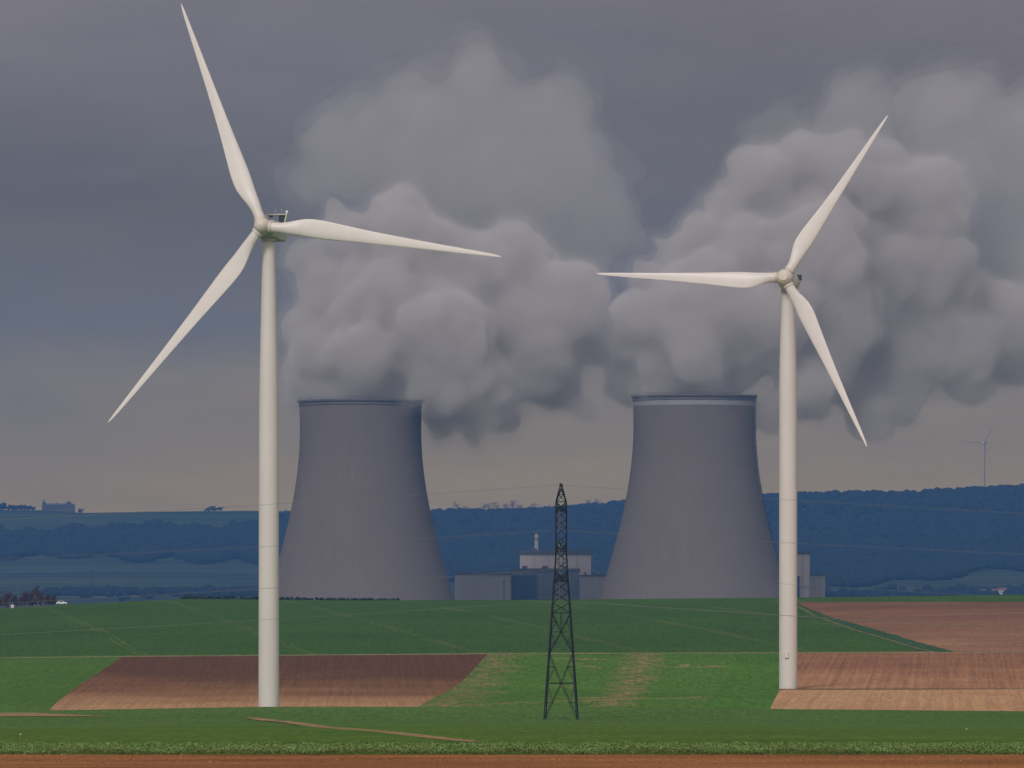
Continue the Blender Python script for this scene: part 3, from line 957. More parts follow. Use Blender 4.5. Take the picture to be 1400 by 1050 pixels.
def billow(spheres, D, seed, grow=0.0, kids=14, gkids=3, voxel=2.6, thick=.85, drift=0.0, kr=(.16, .34), slope=.22, xfront=700, rough=1.0):
    """union of billowing lobes -> one closed mesh; spheres in photo px, depth in metres about D"""
    rs = np.random.default_rng(seed)
    sc = D / F
    S = []
    for sp in spheres:
        px, py, r = sp[:3]
        dd = sp[3] if len(sp) > 3 else rs.uniform(-14, 14) + max(px - 1120, 0) * .17 + (lambda k: (400 - py) * slope * k + 22 * (1 - k))(min(max((xfront + 90 - px) / 180, 0), 1) * min(max((600 - py) / 60, 0), 1))
        c = np.array(at(px, py, D)); c[1] += dd
        rm = r * sc
        S.append((c, rm * .92))
        for k in range(kids):
            v = rs.normal(size=3); v /= np.linalg.norm(v); v[1] *= thick
            r1 = rm * rs.uniform(*kr)
            c1 = c + v * (rm * .92 - r1 * .45)
            S.append((c1, r1))
            for q in range(gkids):
                w = rs.normal(size=3); w /= np.linalg.norm(w)
                w = w + v * .7; w /= np.linalg.norm(w)
                r2 = r1 * rs.uniform(.28, .5)
                if r2 < 2.2: continue
                S.append((c1 + w * (r1 - r2 * .3), r2))
    bm = bmesh.new(); bmesh.ops.create_icosphere(bm, subdivisions=2, radius=1.0)
    bv = np.array([v.co[:] for v in bm.verts]); bf = np.array([[v.index for v in f.verts] for f in bm.faces]); bm.free()
    V = np.concatenate([bv * (r + grow) + c for c, r in S])
    Fc = np.concatenate([bf + i * len(bv) for i in range(len(S))])
    def remeshed(me, smooth):
        ob = bpy.data.objects.new('tmp', me); col.objects.link(ob)
        md = ob.modifiers.new('r', 'REMESH'); md.mode = 'VOXEL'; md.voxel_size = voxel
        sm = ob.modifiers.new('s', 'SMOOTH'); sm.factor = .5; sm.iterations = smooth
        dg = bpy.context.evaluated_depsgraph_get()
        res = bpy.data.meshes.new_from_object(ob.evaluated_get(dg), depsgraph=dg)
        bpy.data.objects.remove(ob); bpy.data.meshes.remove(me)
        return res

    def outer_only(me):
        """keep the one largest closed skin (no inner bubbles, no crumbs)"""
        n = len(me.vertices)
        e = np.empty(len(me.edges) * 2, np.int32); me.edges.foreach_get('vertices', e); e = e.reshape(-1, 2)
        lab = np.arange(n)
        while True:
            new = lab.copy()
            mn = np.minimum(lab[e[:, 0]], lab[e[:, 1]])
            np.minimum.at(new, e[:, 0], mn); np.minimum.at(new, e[:, 1], mn)
            new = new[new]
            if np.array_equal(new, lab): break
            lab = new
        ids, cnt = np.unique(lab, return_counts=True)
        if len(ids) == 1: return
        bad = np.flatnonzero(lab != ids[np.argmax(cnt)])
        bm = bmesh.new(); bm.from_mesh(me); bm.verts.ensure_lookup_table()
        bmesh.ops.delete(bm, geom=[bm.verts[int(i)] for i in bad], context='VERTS')
        bm.to_mesh(me); bm.free()

    me = bpy.data.meshes.new('tmp')
    me.vertices.add(len(V)); me.vertices.foreach_set('co', V.astype(np.float32).ravel())
    me.loops.add(len(Fc) * 3); me.loops.foreach_set('vertex_index', Fc.astype(np.int32).ravel())
    me.polygons.add(len(Fc)); me.polygons.foreach_set('loop_start', np.arange(0, len(Fc) * 3, 3, dtype=np.int32))
    me.update(calc_edges=True)
    res = remeshed(me, 2)
    outer_only(res)
    # ragged detail along the normals
    n = len(res.vertices)
    co = np.empty(n * 3, np.float32); res.vertices.foreach_get('co', co); co = co.reshape(-1, 3)
    no = np.empty(n * 3, np.float32); res.vertices.foreach_get('normal', no); no = no.reshape(-1, 3)
    def puff(p):
        q = Vector(p)
        w = Vector((mnoise.noise(q * .012 + Vector((7, 1, 3))), mnoise.noise(q * .012), mnoise.noise(q * .012 + Vector((2, 9, 5))))) * 14
        q = q + w
        return (abs(mnoise.noise(q * .020)) * 19 + abs(mnoise.noise(q * .047 + Vector((3, 3, 3)))) * 9.5
                + abs(mnoise.noise(q * .105)) * 4.6 + abs(mnoise.noise(q * .21)) * 1.8 - 7.5)
    dsp = np.array([puff(p) for p in co.astype(float)])
    co = co + no * (dsp * rough)[:, None].astype(np.float32)
    res.vertices.foreach_set('co', co.ravel()); res.update()
    res = remeshed(res, 1)
    outer_only(res)
    return res


def steam_part(name, me, m, parent):
    me.materials.clear(); me.materials.append(m)
    o = bpy.data.objects.new(name, me); col.objects.link(o)
    if parent is not None:
        o.parent = parent
        o.matrix_parent_inverse = Matrix.Translation(parent.location).inverted()
    return o


LP = [(492, 505, 76, -6), (500, 488, 58, -28), (455, 488, 46, -14), (540, 495, 44, -4), (440, 530, 33, 0), (540, 530, 30, 4), (492, 533, 50, -10), (465, 528, 40, -15), (522, 528, 40, -15), (430, 490, 46, 0), (418, 440, 40, 5), (440, 395, 48), (420, 350, 32), (402, 545, 24, 40), (398, 520, 22, 25), (520, 430, 92), (600, 465, 90), (555, 345, 80), (640, 385, 80), (705, 425, 74),
      (735, 495, 64), (660, 530, 60), (606, 572, 34, 25), (648, 588, 24, 25), (690, 568, 34, 22), (760, 525, 46), (792, 552, 24), (815, 560, 12), (800, 470, 40), (780, 405, 62), (540, 292, 48), (475, 312, 38), (700, 340, 60), (562, 500, 44, 8), (632, 508, 50, -12)]
LU = [(430, 240, 38), (455, 205, 40), (490, 225, 62), (555, 225, 72), (640, 240, 88), (720, 270, 84), (790, 300, 68), (828, 325, 42), (815, 260, 48), (770, 215, 66), (690, 175, 72), (590, 165, 62), (510, 180, 48), (560, 135, 50), (660, 125, 60), (760, 150, 56)]
RP = [(949, 500, 76, -6), (949, 484, 56, -28), (902, 485, 48, -15), (1002, 486, 48, -15), (897, 525, 32, 0), (1001, 525, 32, 0), (949, 528, 50, -10), (922, 522, 38, -15), (978, 522, 38, -15), (862, 500, 40, 20), (850, 470, 32, 10), (850, 530, 26, 40), (888, 440, 42), (905, 390, 42), (930, 345, 42), (962, 312, 36), (1003, 285, 40), (1045, 240, 48), (1095, 215, 48), (1150, 218, 50), (1210, 245, 58), (1280, 270, 66),
      (960, 430, 78), (1045, 440, 88), (1025, 350, 78), (1115, 340, 88), (1135, 435, 86), (1205, 360, 86), (1285, 375, 76), (1225, 460, 74), (1305, 460, 64), (1385, 440, 76), (1150, 515, 48), (1240, 528, 46), (1330, 505, 46), (1420, 480, 52), (1090, 525, 44), (1060, 555, 26), (1120, 560, 22), (1190, 565, 24)]
RU = [(1330, 290, 64), (1372, 330, 60), (1440, 350, 90), (1300, 220, 60), (1400, 250, 70), (1160, 165, 50), (1060, 190, 46), (1180, 150, 60), (1300, 150, 80), (1430, 180, 90)]

M['steam_core'] = steam_volume('steam_core', .055)
M['steam_soft'] = steam_volume('steam_soft', .011)
M['steam_faint'] = steam_volume('steam_faint', .0011)
M['steam_mid'] = steam_volume('steam_mid', .010)
M['steam_thin'] = steam_volume('steam_thin', .0045)
for base, zt, core, upper, lab, sd, xf in ((ct1, zt1, LP, LU, 'billowing steam plume rising from the cooling tower behind the nearest wind turbine', 3, 660),
                                           (ct2, zt2, RP, RU, 'billowing steam plume rising from the cooling tower with the ladder, drifting off to the right', 8, 1080)):
    root = empty('steam_plume', (base.x, base.y, base.z + zt))
    tag(root, lab, 'steam plume', 'steam plumes from the cooling towers')
    steam_part('billows', billow(core, 3590, sd, xfront=xf), M['steam_core'], root)
    steam_part('veil', billow(core, 3590, sd, grow=3.0, voxel=3.2, xfront=xf), M['steam_soft'], root)
    steam_part('thin_veil', billow(core, 3590, sd, grow=7.0, voxel=4.0, xfront=xf), M['steam_thin'], root)
    steam_part('drifting_top', billow(upper, 3640, sd + 1, voxel=4.0, rough=1.3, slope=0), M['steam_mid'], root)
    steam_part('drifting_veil', billow(upper, 3640, sd + 1, grow=7.0, voxel=5.0, rough=1.6, slope=0), M['steam_thin'], root)
    steam_part('drifting_fringe', billow(upper, 3640, sd + 1, grow=16.0, voxel=6.0, rough=1.8, slope=0), M['steam_faint'], root)

# ------------------------------------------------------------------ power station buildings
M['clad_pale'] = mat2('clad_pale', (.54, .47, .46), (.61, .53, .52), .05, 4, .8, mapscale=(1, 1, .2))
M['clad_grey'] = mat2('clad_grey', (.38, .355, .37), (.43, .40, .41), .05, 4, .8, mapscale=(1, 1, .2))
M['clad_blue'] = mat2('clad_blue', (.05, .11, .19), (.07, .14, .23), .05, 4, .6, mapscale=(1, 1, .2))
M['clad_seam'] = mat2('clad_seam', (.35, .33, .345), (.39, .37, .38), .05, 4, .8)
M['clad_mid'] = mat2('clad_mid', (.19, .21, .26), (.23, .25, .30), .05, 4, .7)
M['roof_dark'] = mat2('roof_dark', (.10, .10, .12), (.14, .14, .16), .1, 3, .9)
M['white_render'] = mat2('white_render', (.55, .53, .50), (.65, .63, .6), .1, 3, .9)
M['tile_roof'] = mat2('tile_roof', (.16, .08, .055), (.23, .12, .085), .3, 4, .9)
M['stone'] = mat2('stone', (.07, .06, .058), (.10, .09, .085), .1, 4, .9)


def block(px0, px1, top_row, D, depth, clad, label, cap=1.5, seams=6, bands=2, doors=1, name='plant_building', windows=False):
    sc = D / F
    c = on_ground((px0 + px1) / 2, D + depth / 2)
    x0, x1 = (px0 - 700) * sc, (px1 - 700) * sc
    w = x1 - x0
    ztop = CZ + (HY - top_row) * sc
    zb = c.z - .5
    hgt = ztop - zb
    root = empty(name, ((x0 + x1) / 2, D + depth / 2, zb))
    tag(root, label, 'building', None)
    mb = MB(); mb.box((0, 0, hgt / 2), (w, depth, hgt)); mb.build('wall', M[clad], root)
    mb = MB(); mb.box((0, 0, hgt + cap / 2), (w + 1.2, depth + 1.2, cap))
    for k in range(3): mb.box((-w * .3 + k * w * .3, depth * .05, hgt + cap + 1.0), (w * .08, 5, 2.0))
    mb.build('roof', M['roof_dark'], root)
    if seams:
        sm = MB()
        for k in range(1, seams):
            sm.box((-w / 2 + w * k / seams, -depth / 2 - .12, hgt / 2), (.5, .3, hgt * .98))
        for k in range(bands):
            sm.box((0, -depth / 2 - .17, hgt * (k + 1) / (bands + 1)), (w * .99, .35, .7))
        sm.build('cladding_seams', M['clad_seam'], root)
    for k in range(doors):
        db = MB(); db.box((-w * .25 + k * w * .3, -depth / 2 - .2, 3.5), (6, .5, 7)); db.build('door', M['roof_dark'], root)
    return root, w, hgt, depth


block(622, 698, 786, 3800, 60, 'clad_grey', 'long low grey plant hall beside the foot of the cooling tower behind the nearest turbine', cap=1.2, seams=9)
rt, w, hg, dp = block(699, 792, 781, 3830, 60, 'clad_mid', 'blue-grey plant hall with a darker blue left bay, behind the pylon', cap=2.0, seams=7)
mb = MB(); mb.box((-w * .5 + w * .19, -dp / 2 - .6, hg * .48), (w * .36, .8, hg * .94)); mb.build('dark_bay', M['clad_blue'], rt)
block(711, 808, 758.5, 3900, 70, 'clad_pale', 'tall pale plant hall with a dark flat roof, rising behind the blue-grey hall', cap=3.0, seams=5)
block(794, 829, 788, 3790, 40, 'clad_grey', 'small grey plant building between the tall pale hall and the right-hand cooling tower', cap=1.0, seams=4, bands=1)
rt, w, hg, dp = block(1078, 1107, 758, 3800, 50, 'clad_pale', 'tall pale plant building just right of the tower of the tan-field turbine', cap=1.5, seams=3)
mb = MB(); mb.box((-w * .06, -dp / 2 - .6, hg * .40), (w * .17, .8, hg * .75)); mb.build('dark_bay', M['clad_blue'], rt)
block(1107.5, 1128, 787, 3810, 40, 'clad_grey', 'low grey plant building, the one farthest right in the power station', cap=.8, seams=3, bands=1)
# slim vent stack
p = on_ground(733.5, 3990)
zt = CZ + (HY - 730) * 3990 / F - p.z
root = empty('vent_stack', p)
tag(root, 'slim pale vent stack rising behind the tall pale plant hall', 'chimney')
mb = MB(); mb.lathe([(2.2, 0), (1.7, zt * .5), (1.45, zt)], 24); mb.build('shaft', M['clad_grey'], root, smooth=True, angle=40)
mb = MB(); mb.lathe([(1.5, zt - 4), (2.1, zt - 3.9), (2.1, zt - 3.4), (1.5, zt - 3.3)], 24, caps=False); mb.build('platform', M['roof_dark'], root)


def mast(px, top_row, D, w, label):
    p = on_ground(px, D)
    h_ = CZ + (HY - top_row) * D / F - p.z
    root = empty('mast', p)
    tag(root, label, 'mast')
    mb = MB(); mb.bar((0, 0, 0), (0, 0, h_), w, 8, w * .7); mb.build('pole', M['ladder_steel'], root)
    mb = MB(); mb.box((0, 0, h_ * .985), (w * 3, w * 2, .5)); mb.bar((-w * 2, 0, h_ * .96), (w * 2, 0, h_ * .96), w * .4); mb.build('head', M['ladder_steel'], root)


mast(689, 793, 3400, .55, 'thin dark mast in front of the long low grey plant hall')
mast(126.5, 779, 5200, .7, 'faint thin mast in the valley on the left, above the parked white car')

# ------------------------------------------------------------------ trees and woods
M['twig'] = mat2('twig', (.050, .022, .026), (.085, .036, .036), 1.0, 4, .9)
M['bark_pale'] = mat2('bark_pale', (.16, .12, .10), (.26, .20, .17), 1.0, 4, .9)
M['leaf_dark'] = mat2('leaf_dark', (.014, .022, .018), (.032, .045, .030), .15, 4, .9, lo=.35, hi=.65)
M['wood'] = mat2('wood', (.007, .014, .018), (.013, .021, .025), .03, 5, .95, lo=.35, hi=.65)  # brownish bare wood tinted blue: part of the haze is put into the colour
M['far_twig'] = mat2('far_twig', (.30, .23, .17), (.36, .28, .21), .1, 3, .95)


def bare_tree(h_, spread, seed, twm, name='bare_tree', loc=None, ntw=420, pale=False, rmin=.012, tmin=.35):
    rs = random.Random(seed)
    root = empty(name, loc)
    tr = MB(); cr = MB()
    ends = []

    def grow(p, d, L, r, lvl):
        pts = [p]; q = p.copy(); dd = d.copy()
        nseg = 3
        for i in range(nseg):
            dd = (dd + Vector((rs.uniform(-.18, .18), rs.uniform(-.18, .18), rs.uniform(-.02, .16)))).normalized()
            q = q + dd * (L / nseg); pts.append(q.copy())
        rad = [max(r * (1 - .55 * i / nseg), rmin) for i in range(nseg + 1)]
        (tr if lvl < 1 else cr).tube(pts, rad, 5 if lvl < 2 else 3)
        if lvl < 3:
            nk = (9, 6, 6)[lvl]
            for k in range(nk):
                t = rs.uniform(tmin, 1.0)
                j = min(int(t * nseg), nseg - 1)
                b = pts[j].lerp(pts[j + 1], t * nseg - j)
                a = rs.uniform(0, 2 * math.pi)
                nd = (dd * .55 + Vector((math.cos(a) * spread, math.sin(a) * spread, rs.uniform(.15, .7)))).normalized()
                grow(b, nd, L * rs.uniform(.42, .62), r * .45, lvl + 1)
    grow(Vector((0, 0, -.2)), Vector((0, 0, 1)), h_ * .55, h_ * .022, 0)
    tr.build('trunk', M['bark_pale'] if pale else M['twig'], root)
    cr.build('crown', twm, root)
    return root


k = 0
for px in (-30, -24, -18, -12, -7, -2, 3, 7, 11, 15, 19, 23, 26, 30, 33, 37, 41, 45, 48, 52, 56, 59, 63, 66, 70, 73, 76):
    big = (px == 52)
    D_ = 2110 + random.uniform(-6, 26)
    h_ = 10.5 if big else random.uniform(6.6, 8.6) * (1 if px < 62 else .72)
    o = bare_tree(h_, .9, 40 + k, M['twig'], rmin=.03, tmin=.04, loc=on_ground(px, D_), pale=big or k % 3 == 0)
    if big: tag(o, 'tallest bare reddish tree, pale-trunked, standing in the thicket at the far left', 'tree', 'bare trees in the thicket at the far left')
    else: tag(o, 'low bare reddish-brown tree in the thicket at the far left edge of the green field', 'tree', 'bare trees in the thicket at the far left')
    k += 1


def clump_mesh(centres, radii, seed, squash=.8, sub=1, jit=.16):
    rs = np.random.default_rng(seed)
    bm = bmesh.new(); bmesh.ops.create_icosphere(bm, subdivisions=sub, radius=1.0)
    bv = np.array([v.co[:] for v in bm.verts]); bf = np.array([[v.index for v in f.verts] for f in bm.faces]); bm.free()
    rm = Matrix.Rotation(.5, 3, 'X') @ Matrix.Rotation(.35, 3, 'Y'); bv = bv @ np.array(rm)
    n = len(centres)
    j = 1 + rs.uniform(-jit, jit, (n, len(bv), 1))
    V = bv[None] * j * np.asarray(radii)[:, None, None] * np.array([1, 1, squash]) + np.asarray(centres)[:, None, :]
    Fc = bf[None] + (np.arange(n) * len(bv))[:, None, None]
    return V.reshape(-1, 3), Fc.reshape(-1, 3)


# dark hedge just over the brow
cs, rs_ = [], []
for i in range(900):
    t = random.random()
    px = 248 + (545 - 248) * t
    D_ = 2235 + random.uniform(-2.5, 2.5)
    p = on_ground(px, D_)
    hh = (2.6 if t > .15 else 1.5 + 6 * t) * random.uniform(.5, 1.0) * (1.25 - .55 * t)
    row_target = 814.6 + 4.6 * t
    zt_ = CZ + (HY - row_target) * D_ / F
    cs.append((p.x, D_, zt_ - random.uniform(.1, 3.6))); rs_.append(random.uniform(.5, 1.0))
V, Fc = clump_mesh(cs, rs_, 5)
o = np_mesh('hedge', V, Fc, M['leaf_dark'])
tag(o, 'long dark hedge over the brow of the green field beside the nearest turbine', 'hedge')

# woods on the hillside (one far-off mass)
def wood_points(px0, px1, D0, D1, n, keep=None):
    px = rng.uniform(px0, px1, n)
    D_ = rng.uniform(D0, D1, n)
    x = (px - 700) / F * D_
    z = ground_rel(x, D_) + CZ + np.array([hill_noise(float(a_), float(b_)) for a_, b_ in zip(x, D_)])
    k_ = np.ones(n, bool) if keep is None else keep(px, D_)
    return x[k_], D_[k_], z[k_], px[k_]


def rowof(px, D_):
    x = (px - 700) / F * D_
    return HY - ground_rel(x, D_) / D_ * F


def keep_right(px, D_):
    r = rowof(px, D_)
    low = pw(px, [560, 640, 860, 1090, 1200, 1300, 1400, 1500], [800, 800, 800, 806, 800, 788, 778, 772])
    return r < low + 5 * np.sin(px * .05)


def keep_left(px, D_):
    r = rowof(px, D_)
    up = pw(px, [-100, 0, 40, 60, 90, 130, 200, 260, 300, 345, 400], [724, 726, 733, 732, 727, 724, 720, 722, 725, 715, 706])
    low = pw(px, [-100, 0, 100, 200, 345, 420], [766, 764, 762, 766, 770, 774])
    return (r > up + 3 * np.sin(px * .11)) & (r < low + 4 * np.sin(px * .07 + 1))


xs_, ys_, zs_, pxs = wood_points(560, 1560, 6500, 8640, 16000, keep_right)
rad = rng.uniform(4, 8.5, len(xs_))
V, Fc = clump_mesh(np.stack([xs_, ys_, zs_ + rad * .55], 1), rad, 21, squash=.95)
o = np_mesh('woodland', V, Fc, M['wood'], smooth=True); tag(o, 'far-off dark wood covering the hill behind the cooling towers', None, None, 'stuff')
xs_, ys_, zs_, pxs = wood_points(-120, 420, 6700, 8600, 8000, keep_left)
rad = rng.uniform(5, 9, len(xs_))
V, Fc = clump_mesh(np.stack([xs_, ys_, zs_ + rad * .55], 1), rad, 22, squash=.95)
o = np_mesh('woodland', V, Fc, M['wood'], smooth=True); tag(o, 'far-off wood in a band across the hill on the left', None, None, 'stuff')
# low scrub along the valley edge
cs, rs_ = [], []
for i in range(900):
    px = random.choice((random.uniform(90, 370), random.uniform(60, 360), random.uniform(1120, 1480), random.uniform(1260, 1480)))
    D_ = random.gauss(6250, 60)
    p = on_ground(px, D_); r_ = random.uniform(3, 7)
    cs.append((p.x, p.y, p.z + r_ * .4)); rs_.append(r_)
V, Fc = clump_mesh(cs, rs_, 23)
o = np_mesh('scrub', V, Fc, M['wood'], smooth=True); tag(o, 'far-off belt of scrub along the foot of the hills', None, None, 'stuff')
# bare trees on the skyline between the towers
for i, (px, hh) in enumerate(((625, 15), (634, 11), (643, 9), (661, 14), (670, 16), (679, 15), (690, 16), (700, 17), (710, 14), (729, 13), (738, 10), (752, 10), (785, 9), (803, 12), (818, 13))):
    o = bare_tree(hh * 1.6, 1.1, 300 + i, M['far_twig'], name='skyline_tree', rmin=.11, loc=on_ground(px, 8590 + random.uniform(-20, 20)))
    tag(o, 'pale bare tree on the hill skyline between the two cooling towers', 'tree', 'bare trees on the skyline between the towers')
# left skyline trees
for i, px in enumerate((2, 14, 22, 30, 37, 44, 110, 285, 292, 300)):
    p = on_ground(px, 8580)
    hh = (12, 9, 9, 9, 8, 8, 7, 7, 8, 7)[i]
    root = empty('skyline_tree', p)
    near = 'left of the long house' if px < 60 else ('just right of the long house' if px < 200 else 'left of the nearest turbine tower')
    tag(root, f'small round tree on the hill skyline {near}', 'tree', f'skyline trees {near}')
    mb = MB(); mb.bar((0, 0, -1), (0, 0, hh * .5), .8, 6, .5); mb.build('trunk', M['wood'], root)
    cs = [(random.gauss(0, hh * .36), random.gauss(0, hh * .3), hh * random.uniform(.12, .8)) for _ in range(22)]
    V, Fc = clump_mesh(cs, [random.uniform(.16, .3) * hh for _ in cs], 60 + i)
    np_mesh('crown', V, Fc, M['wood'], root)

# the long house on the skyline
D_ = 8560; sc = D_ / F
p = on_ground(80, D_)
root = empty('manor_house', p)
tag(root, 'long manor house with a pointed turret on the hill skyline at the far left', 'building')
h0 = CZ + (HY - 690.5) * sc - p.z
mb = MB(); mb.box((0, 0, h0 / 2 - 1), (44 * sc, 14, h0 + 2)); mb.build('wall', M['stone'], root)
mb = MB()
L2, hw = 22 * sc, 8
mb.add([(-L2, -hw, h0), (L2, -hw, h0), (L2, hw, h0), (-L2, hw, h0), (-L2 + 2, 0, h0 + 2.6), (L2 - 2, 0, h0 + 2.6)], [(0, 1, 5, 4), (2, 3, 4, 5), (1, 2, 5), (3, 0, 4), (3, 2, 1, 0)])
rf = mb.build('roof', M['roof_dark'], root)
mb = MB(); mb.box((-2 * sc, 0, h0 + 3.0), (1.6, 1.6, 3.2)); mb.build('chimney', M['stone'], rf)
tx = -19.5 * sc
mb = MB(); mb.lathe([(2.9, -1), (2.9, h0 + 3)], 20); o = mb.build('turret', M['stone'], root, smooth=True, angle=40); o.location = (tx, -3, 0)
mb = MB(); mb.lathe([(3.3, h0 + 3), (.1, h0 + 9.5)], 20); o2 = mb.build('turret_roof', M['roof_dark'], o, smooth=True, angle=40)
mb = MB(); mb.box((14 * sc, 0, h0 / 2 + 2), (5.5 * sc, 13, h0 + 4.5)); mb.build('pavilion', M['stone'], root)
mb = MB(); mb.add([(14 * sc - 4, -7.5, h0 + 4.2), (14 * sc + 4, -7.5, h0 + 4.2), (14 * sc + 4, 7.5, h0 + 4.2), (14 * sc - 4, 7.5, h0 + 4.2), (14 * sc, 0, h0 + 7)], [(0, 1, 4), (1, 2, 4), (2, 3, 4), (3, 0, 4), (3, 2, 1, 0)]); mb.build('pavilion_roof', M['roof_dark'], root)
for k in range(9):
    mb = MB(); mb.box((-15 * sc + k * 3.2 * sc, -7.15, h0 * .55), (1.4, .3, 2.4)); mb.build('window', M['glass_dark'], root)

# small houses in the valley on the right
for i, (px, w, hh, lab) in enumerate(((1371, 12, 5, 'white gabled house, the brightest in the valley at the far right'), (1360, 9, 4, 'small pale house just left of the brightest white house at the far right'), (1345, 14, 3.6, 'long low pale house, leftmost of the three in the valley at the far right'))):
    p = on_ground(px, 6230)
    root = empty('house', p); tag(root, lab, 'house')
    mb = MB(); mb.box((0, 0, hh / 2), (w, 8, hh)); mb.build('wall', M['white_render'], root)
    mb = MB(); a = w / 2 + .5
    mb.add([(-a, -4.6, hh), (a, -4.6, hh), (a, 4.6, hh), (-a, 4.6, hh), (-a, 0, hh + 3), (a, 0, hh + 3)], [(0, 1, 5, 4), (2, 3, 4, 5), (1, 2, 5), (3, 0, 4), (3, 2, 1, 0)])
    mb.build('roof', M['tile_roof'], root)
    for k in (-1, 1):
        mb = MB(); mb.box((k * w * .25, -4.1, hh * .55), (1.2, .3, 1.4)); mb.build('window', M['glass_dark'], root)
    mb = MB(); mb.box((0, -4.1, 1.1), (1.1, .3, 2.2)); mb.build('door', M['roof_dark'], root)

n_ = 2600
cx_ = rng.uniform(-26, 26, n_); cy_ = rng.uniform(150, 181, n_)
cr_ = rng.uniform(.010, .036, n_) * np.where(rng.random(n_) < .06, 1.7, 1.0)
V, Fc = clump_mesh(np.stack([cx_, cy_, ground_rel(cx_, cy_) + CZ + .05 + cr_ * .3], 1), cr_, 31, squash=.7, jit=.3)
o = np_mesh('soil_clods', V, Fc, M['near_soil']); tag(o, 'loose clods of earth scattered over the bare brown soil', None, None, 'stuff')

# ------------------------------------------------------------------ the white car on the brow road
p = on_ground(84, 2083)
car = empty('car', (p.x, p.y, p.z + .14), R(4))
tag(car, 'small white car on the brow of the green field beside the bare thicket', 'car')
bd = MB()
prof = [(-2.05, .35), (-2.1, .62), (-2.0, .86), (-1.5, .95), (-1.15, 1.40), (-.4, 1.50), (.55, 1.46), (1.2, .98), (1.85, .86), (2.08, .66), (2.08, .35)]
n = len(prof)
vs = []
for y, k in ((-.83, 1.0), (.83, 1.0)):
    for x, z in prof: vs.append((x, y * (1.0 if z < 1.0 else .84), z))
fs = [tuple(range(n - 1, -1, -1)), tuple(range(n, 2 * n))] + [(i, (i + 1) % n, n + (i + 1) % n, n + i) for i in range(n)]
bd.add(vs, fs); bd.build('body', M['car_white'], car)
for sy in (-1, 1):
    wn = MB(); y = sy * .80
    wn.add([(-1.1, y, .98), (.95, y, .98), (.5, sy * .725, 1.38), (-.98, sy * .725, 1.36), (-1.1, y + sy * .03, .98), (.95, y + sy * .03, .98), (.5, sy * .755, 1.38), (-.98, sy * .755, 1.36)], [(0, 1, 2, 3), (4, 7, 6, 5), (0, 4, 5, 1), (1, 5, 6, 2), (2, 6, 7, 3), (3, 7, 4, 0)])
    wn.build('side_window', M['glass_dark'], car)
    for x in (-1.3, 1.3):
        wh = MB(); wh.lathe([(.1, -.1), (.3, -.1), (.32, -.06), (.32, .06), (.3, .1), (.1, .1)], 20, axis='y')
        o = wh.build('wheel', M['rubber'], car); o.location = (x, sy * .78, .32)
        rm = MB(); rm.lathe([(.02, -.115), (.18, -.115), (.18, .115), (.02, .115)], 14, axis='y'); rm.build('rim', M['flange_grey'], o)
hl = MB(); hl.box((2.06, -.6, .7), (.1, .3, .14)); hl.build('headlight', M['beacon_white'], car)
hl = MB(); hl.box((2.06, .6, .7), (.1, .3, .14)); hl.build('headlight', M['beacon_white'], car)
# white cabinet by the thicket
p = on_ground(17, 2080)
cab = empty('roadside_cabinet', p); tag(cab, 'tiny white roadside cabinet in front of the bare thicket at the far left', 'cabinet')
mb = MB(); mb.box((0, 0, .6), (1.1, .6, 1.2)); mb.box((0, 0, 1.23), (1.25, .75, .08)); mb.build('casing', M['car_white'], cab)
mb = MB(); mb.box((0, -.32, .62), (.85, .05, .9)); mb.build('door', M['white_render'], cab)
# marker stakes in the crop
for i, (px, r0, r1, lab) in enumerate(((27.5, 1003, 1013.5, 'thin wooden marker stake standing in the crop at the far left'), (1321, 996, 1001.5, 'thin marker stake in the near green field at the far right'))):
    x, D_ = hit(px, r1, 190, 700)
    hh = (r1 - r0) * D_ / F
    st = empty('stake', (x, D_, gz(x, D_))); tag(st, lab, 'stake')
    mb = MB(); mb.bar((0, 0, -.1), (.02, 0, hh), .045, 6, .03); mb.build('stick', M['bark_pale'], st)
    mb = MB(); mb.box((.02, 0, hh * .93), (.07, .05, .06)); mb.build('tip', M['white_render'], st)

# ------------------------------------------------------------------ air
m = bpy.data.materials.new('haze_air'); m.use_nodes = True
nt = m.node_tree; nt.nodes.clear()
out = nt.nodes.new('ShaderNodeOutputMaterial'); pv = nt.nodes.new('ShaderNodeVolumePrincipled')
pv.inputs['Color'].default_value = (.14, .38, .93, 1)
pv.inputs['Density'].default_value = 0.68e-4
nt.links.new(pv.outputs[0], out.inputs['Volume'])
mb = MB(); mb.box((0, 5480, 295), (13000, 12000, 640))
o = mb.build('haze', m); tag(o, 'blue air haze over the fields and hills', None, None, 'stuff')
bpy.context.view_layer.update()

# ------------------------------------------------------------------ light and sky
SUN_EL, SUN_AZ = R(33), R(-24)       # behind the camera, to its left
sd = bpy.data.lights.new('sun', 'SUN'); sd.energy = 1.5; sd.angle = R(14); sd.color = (1.0, .95, .89)
so = bpy.data.objects.new('sun', sd); col.objects.link(so)
to_sun = Vector((math.sin(SUN_AZ) * math.cos(SUN_EL), -math.cos(SUN_AZ) * math.cos(SUN_EL), math.sin(SUN_EL)))
so.rotation_euler = to_sun.to_track_quat('Z', 'Y').to_euler()

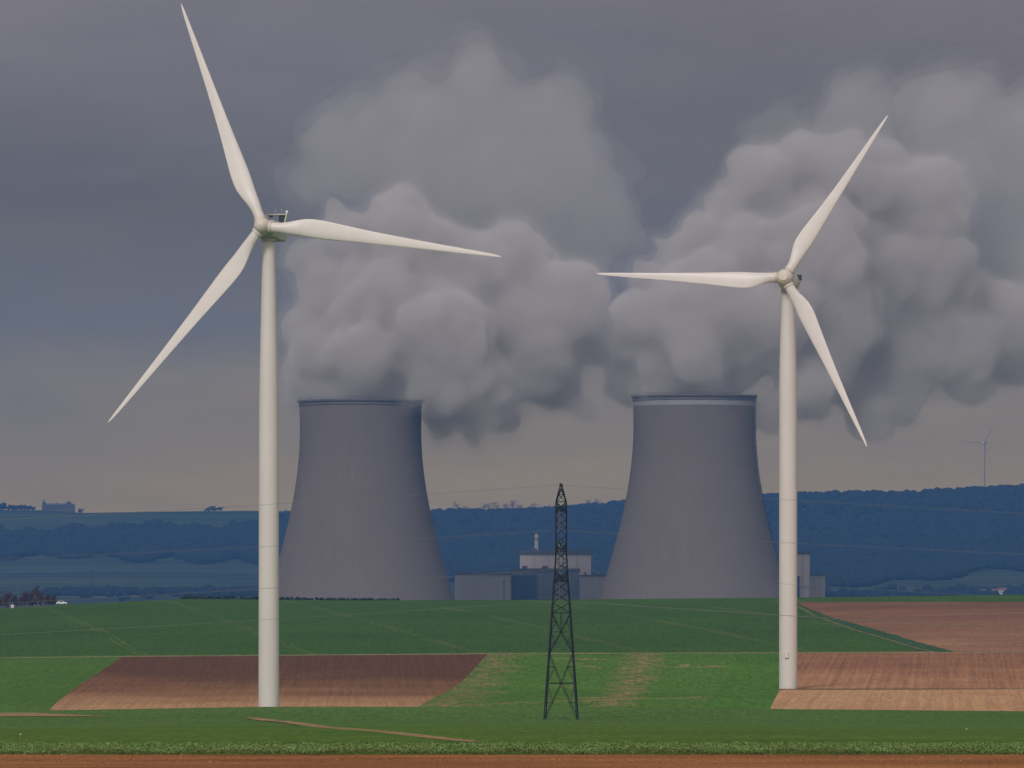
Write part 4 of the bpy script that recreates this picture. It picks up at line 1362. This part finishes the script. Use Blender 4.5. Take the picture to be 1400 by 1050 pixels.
world = bpy.data.worlds.new('World'); scene.world = world
world.use_nodes = True
W = NT(world.node_tree)
bg = world.node_tree.nodes['Background']
sky = W.new('ShaderNodeTexSky'); sky.sky_type = 'NISHITA'; sky.sun_disc = False
sky.sun_elevation = SUN_EL; sky.sun_rotation = math.atan2(to_sun.x, to_sun.y)
gen = W.new('ShaderNodeTexCoord').outputs['Generated']
sp_ = W.new('ShaderNodeSeparateXYZ'); W.link(gen, sp_.inputs[0])
n_big = W.noise(gen, 1.0, 5, .55, mapscale=(9, 3, 22))
n_fine = W.noise(gen, 1.0, 6, .6, mapscale=(30, 10, 60))
elv = W.math('ADD', sp_.outputs[2], W.math('ADD', W.math('MULTIPLY', W.math('SUBTRACT', n_big, .5), .04), W.math('MULTIPLY', W.math('SUBTRACT', n_fine, .5), .010)))
# left of the view the cloud base is darker
low = W.ramp(W.math('MULTIPLY', elv, 5.0), [(.0, (.42, .27, .062)), (.10, (.40, .258, .062)), (.17, (.32, .215, .066)), (.24, (.205, .142, .060)), (.36, (.143, .094, .042)), (.48, (.20, .152, .122)), (.60, (.245, .192, .165)), (1.0, (.26, .24, .23))])
low2 = W.ramp(W.math('MULTIPLY', elv, 5.0), [(.0, (.42, .27, .062)), (.10, (.40, .258, .062)), (.20, (.33, .22, .072)), (.30, (.19, .128, .056)), (.42, (.170, .116, .074)), (.60, (.225, .172, .148)), (1.0, (.26, .24, .23))])
side = W.math('MULTIPLY_ADD', W.math('ADD', sp_.outputs[0], W.math('MULTIPLY', W.math('SUBTRACT', n_big, .5), .06)), 12.0, .55, clamp=True)
cloud = W.mix(side, low, low2)
skyc = W.mix(1.0, sky.outputs[0], (.10, .10, .10), 'MULTIPLY')
n_lay = W.noise(gen, 1.0, 6, .6, mapscale=(14, 4, 70))
cloud = W.mix(1.0, cloud, W.ramp(n_lay, [(.3, .88), (.7, 1.12)]), 'MULTIPLY')
final = W.mix(.95, skyc, cloud)
# the cloud is broken and bright behind the camera, where the sun comes through
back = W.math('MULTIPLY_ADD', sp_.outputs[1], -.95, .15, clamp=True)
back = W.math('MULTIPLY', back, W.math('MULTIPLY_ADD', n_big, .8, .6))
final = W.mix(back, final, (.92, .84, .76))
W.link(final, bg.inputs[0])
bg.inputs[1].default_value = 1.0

# ------------------------------------------------------------------ camera
cd = bpy.data.cameras.new('camera'); cd.sensor_width = 36.0
cd.lens = F / 1400 * 36.0
cd.shift_y = (HY - 525.0) / 1400.0
cd.clip_start = 1.0; cd.clip_end = 40000
co_ = bpy.data.objects.new('camera', cd); col.objects.link(co_)
co_.location = (0, 0, CZ); co_.rotation_euler = (R(90), 0, 0)
scene.camera = co_

scene.view_settings.view_transform = 'Standard'
scene.view_settings.look = 'None'
scene.view_settings.exposure = 0.0
scene.view_settings.gamma = 1.0
scene.render.engine = 'CYCLES'
scene.cycles.volume_bounces = 6
scene.cycles.max_bounces = 12
scene.cycles.diffuse_bounces = 3
scene.cycles.use_denoising = True
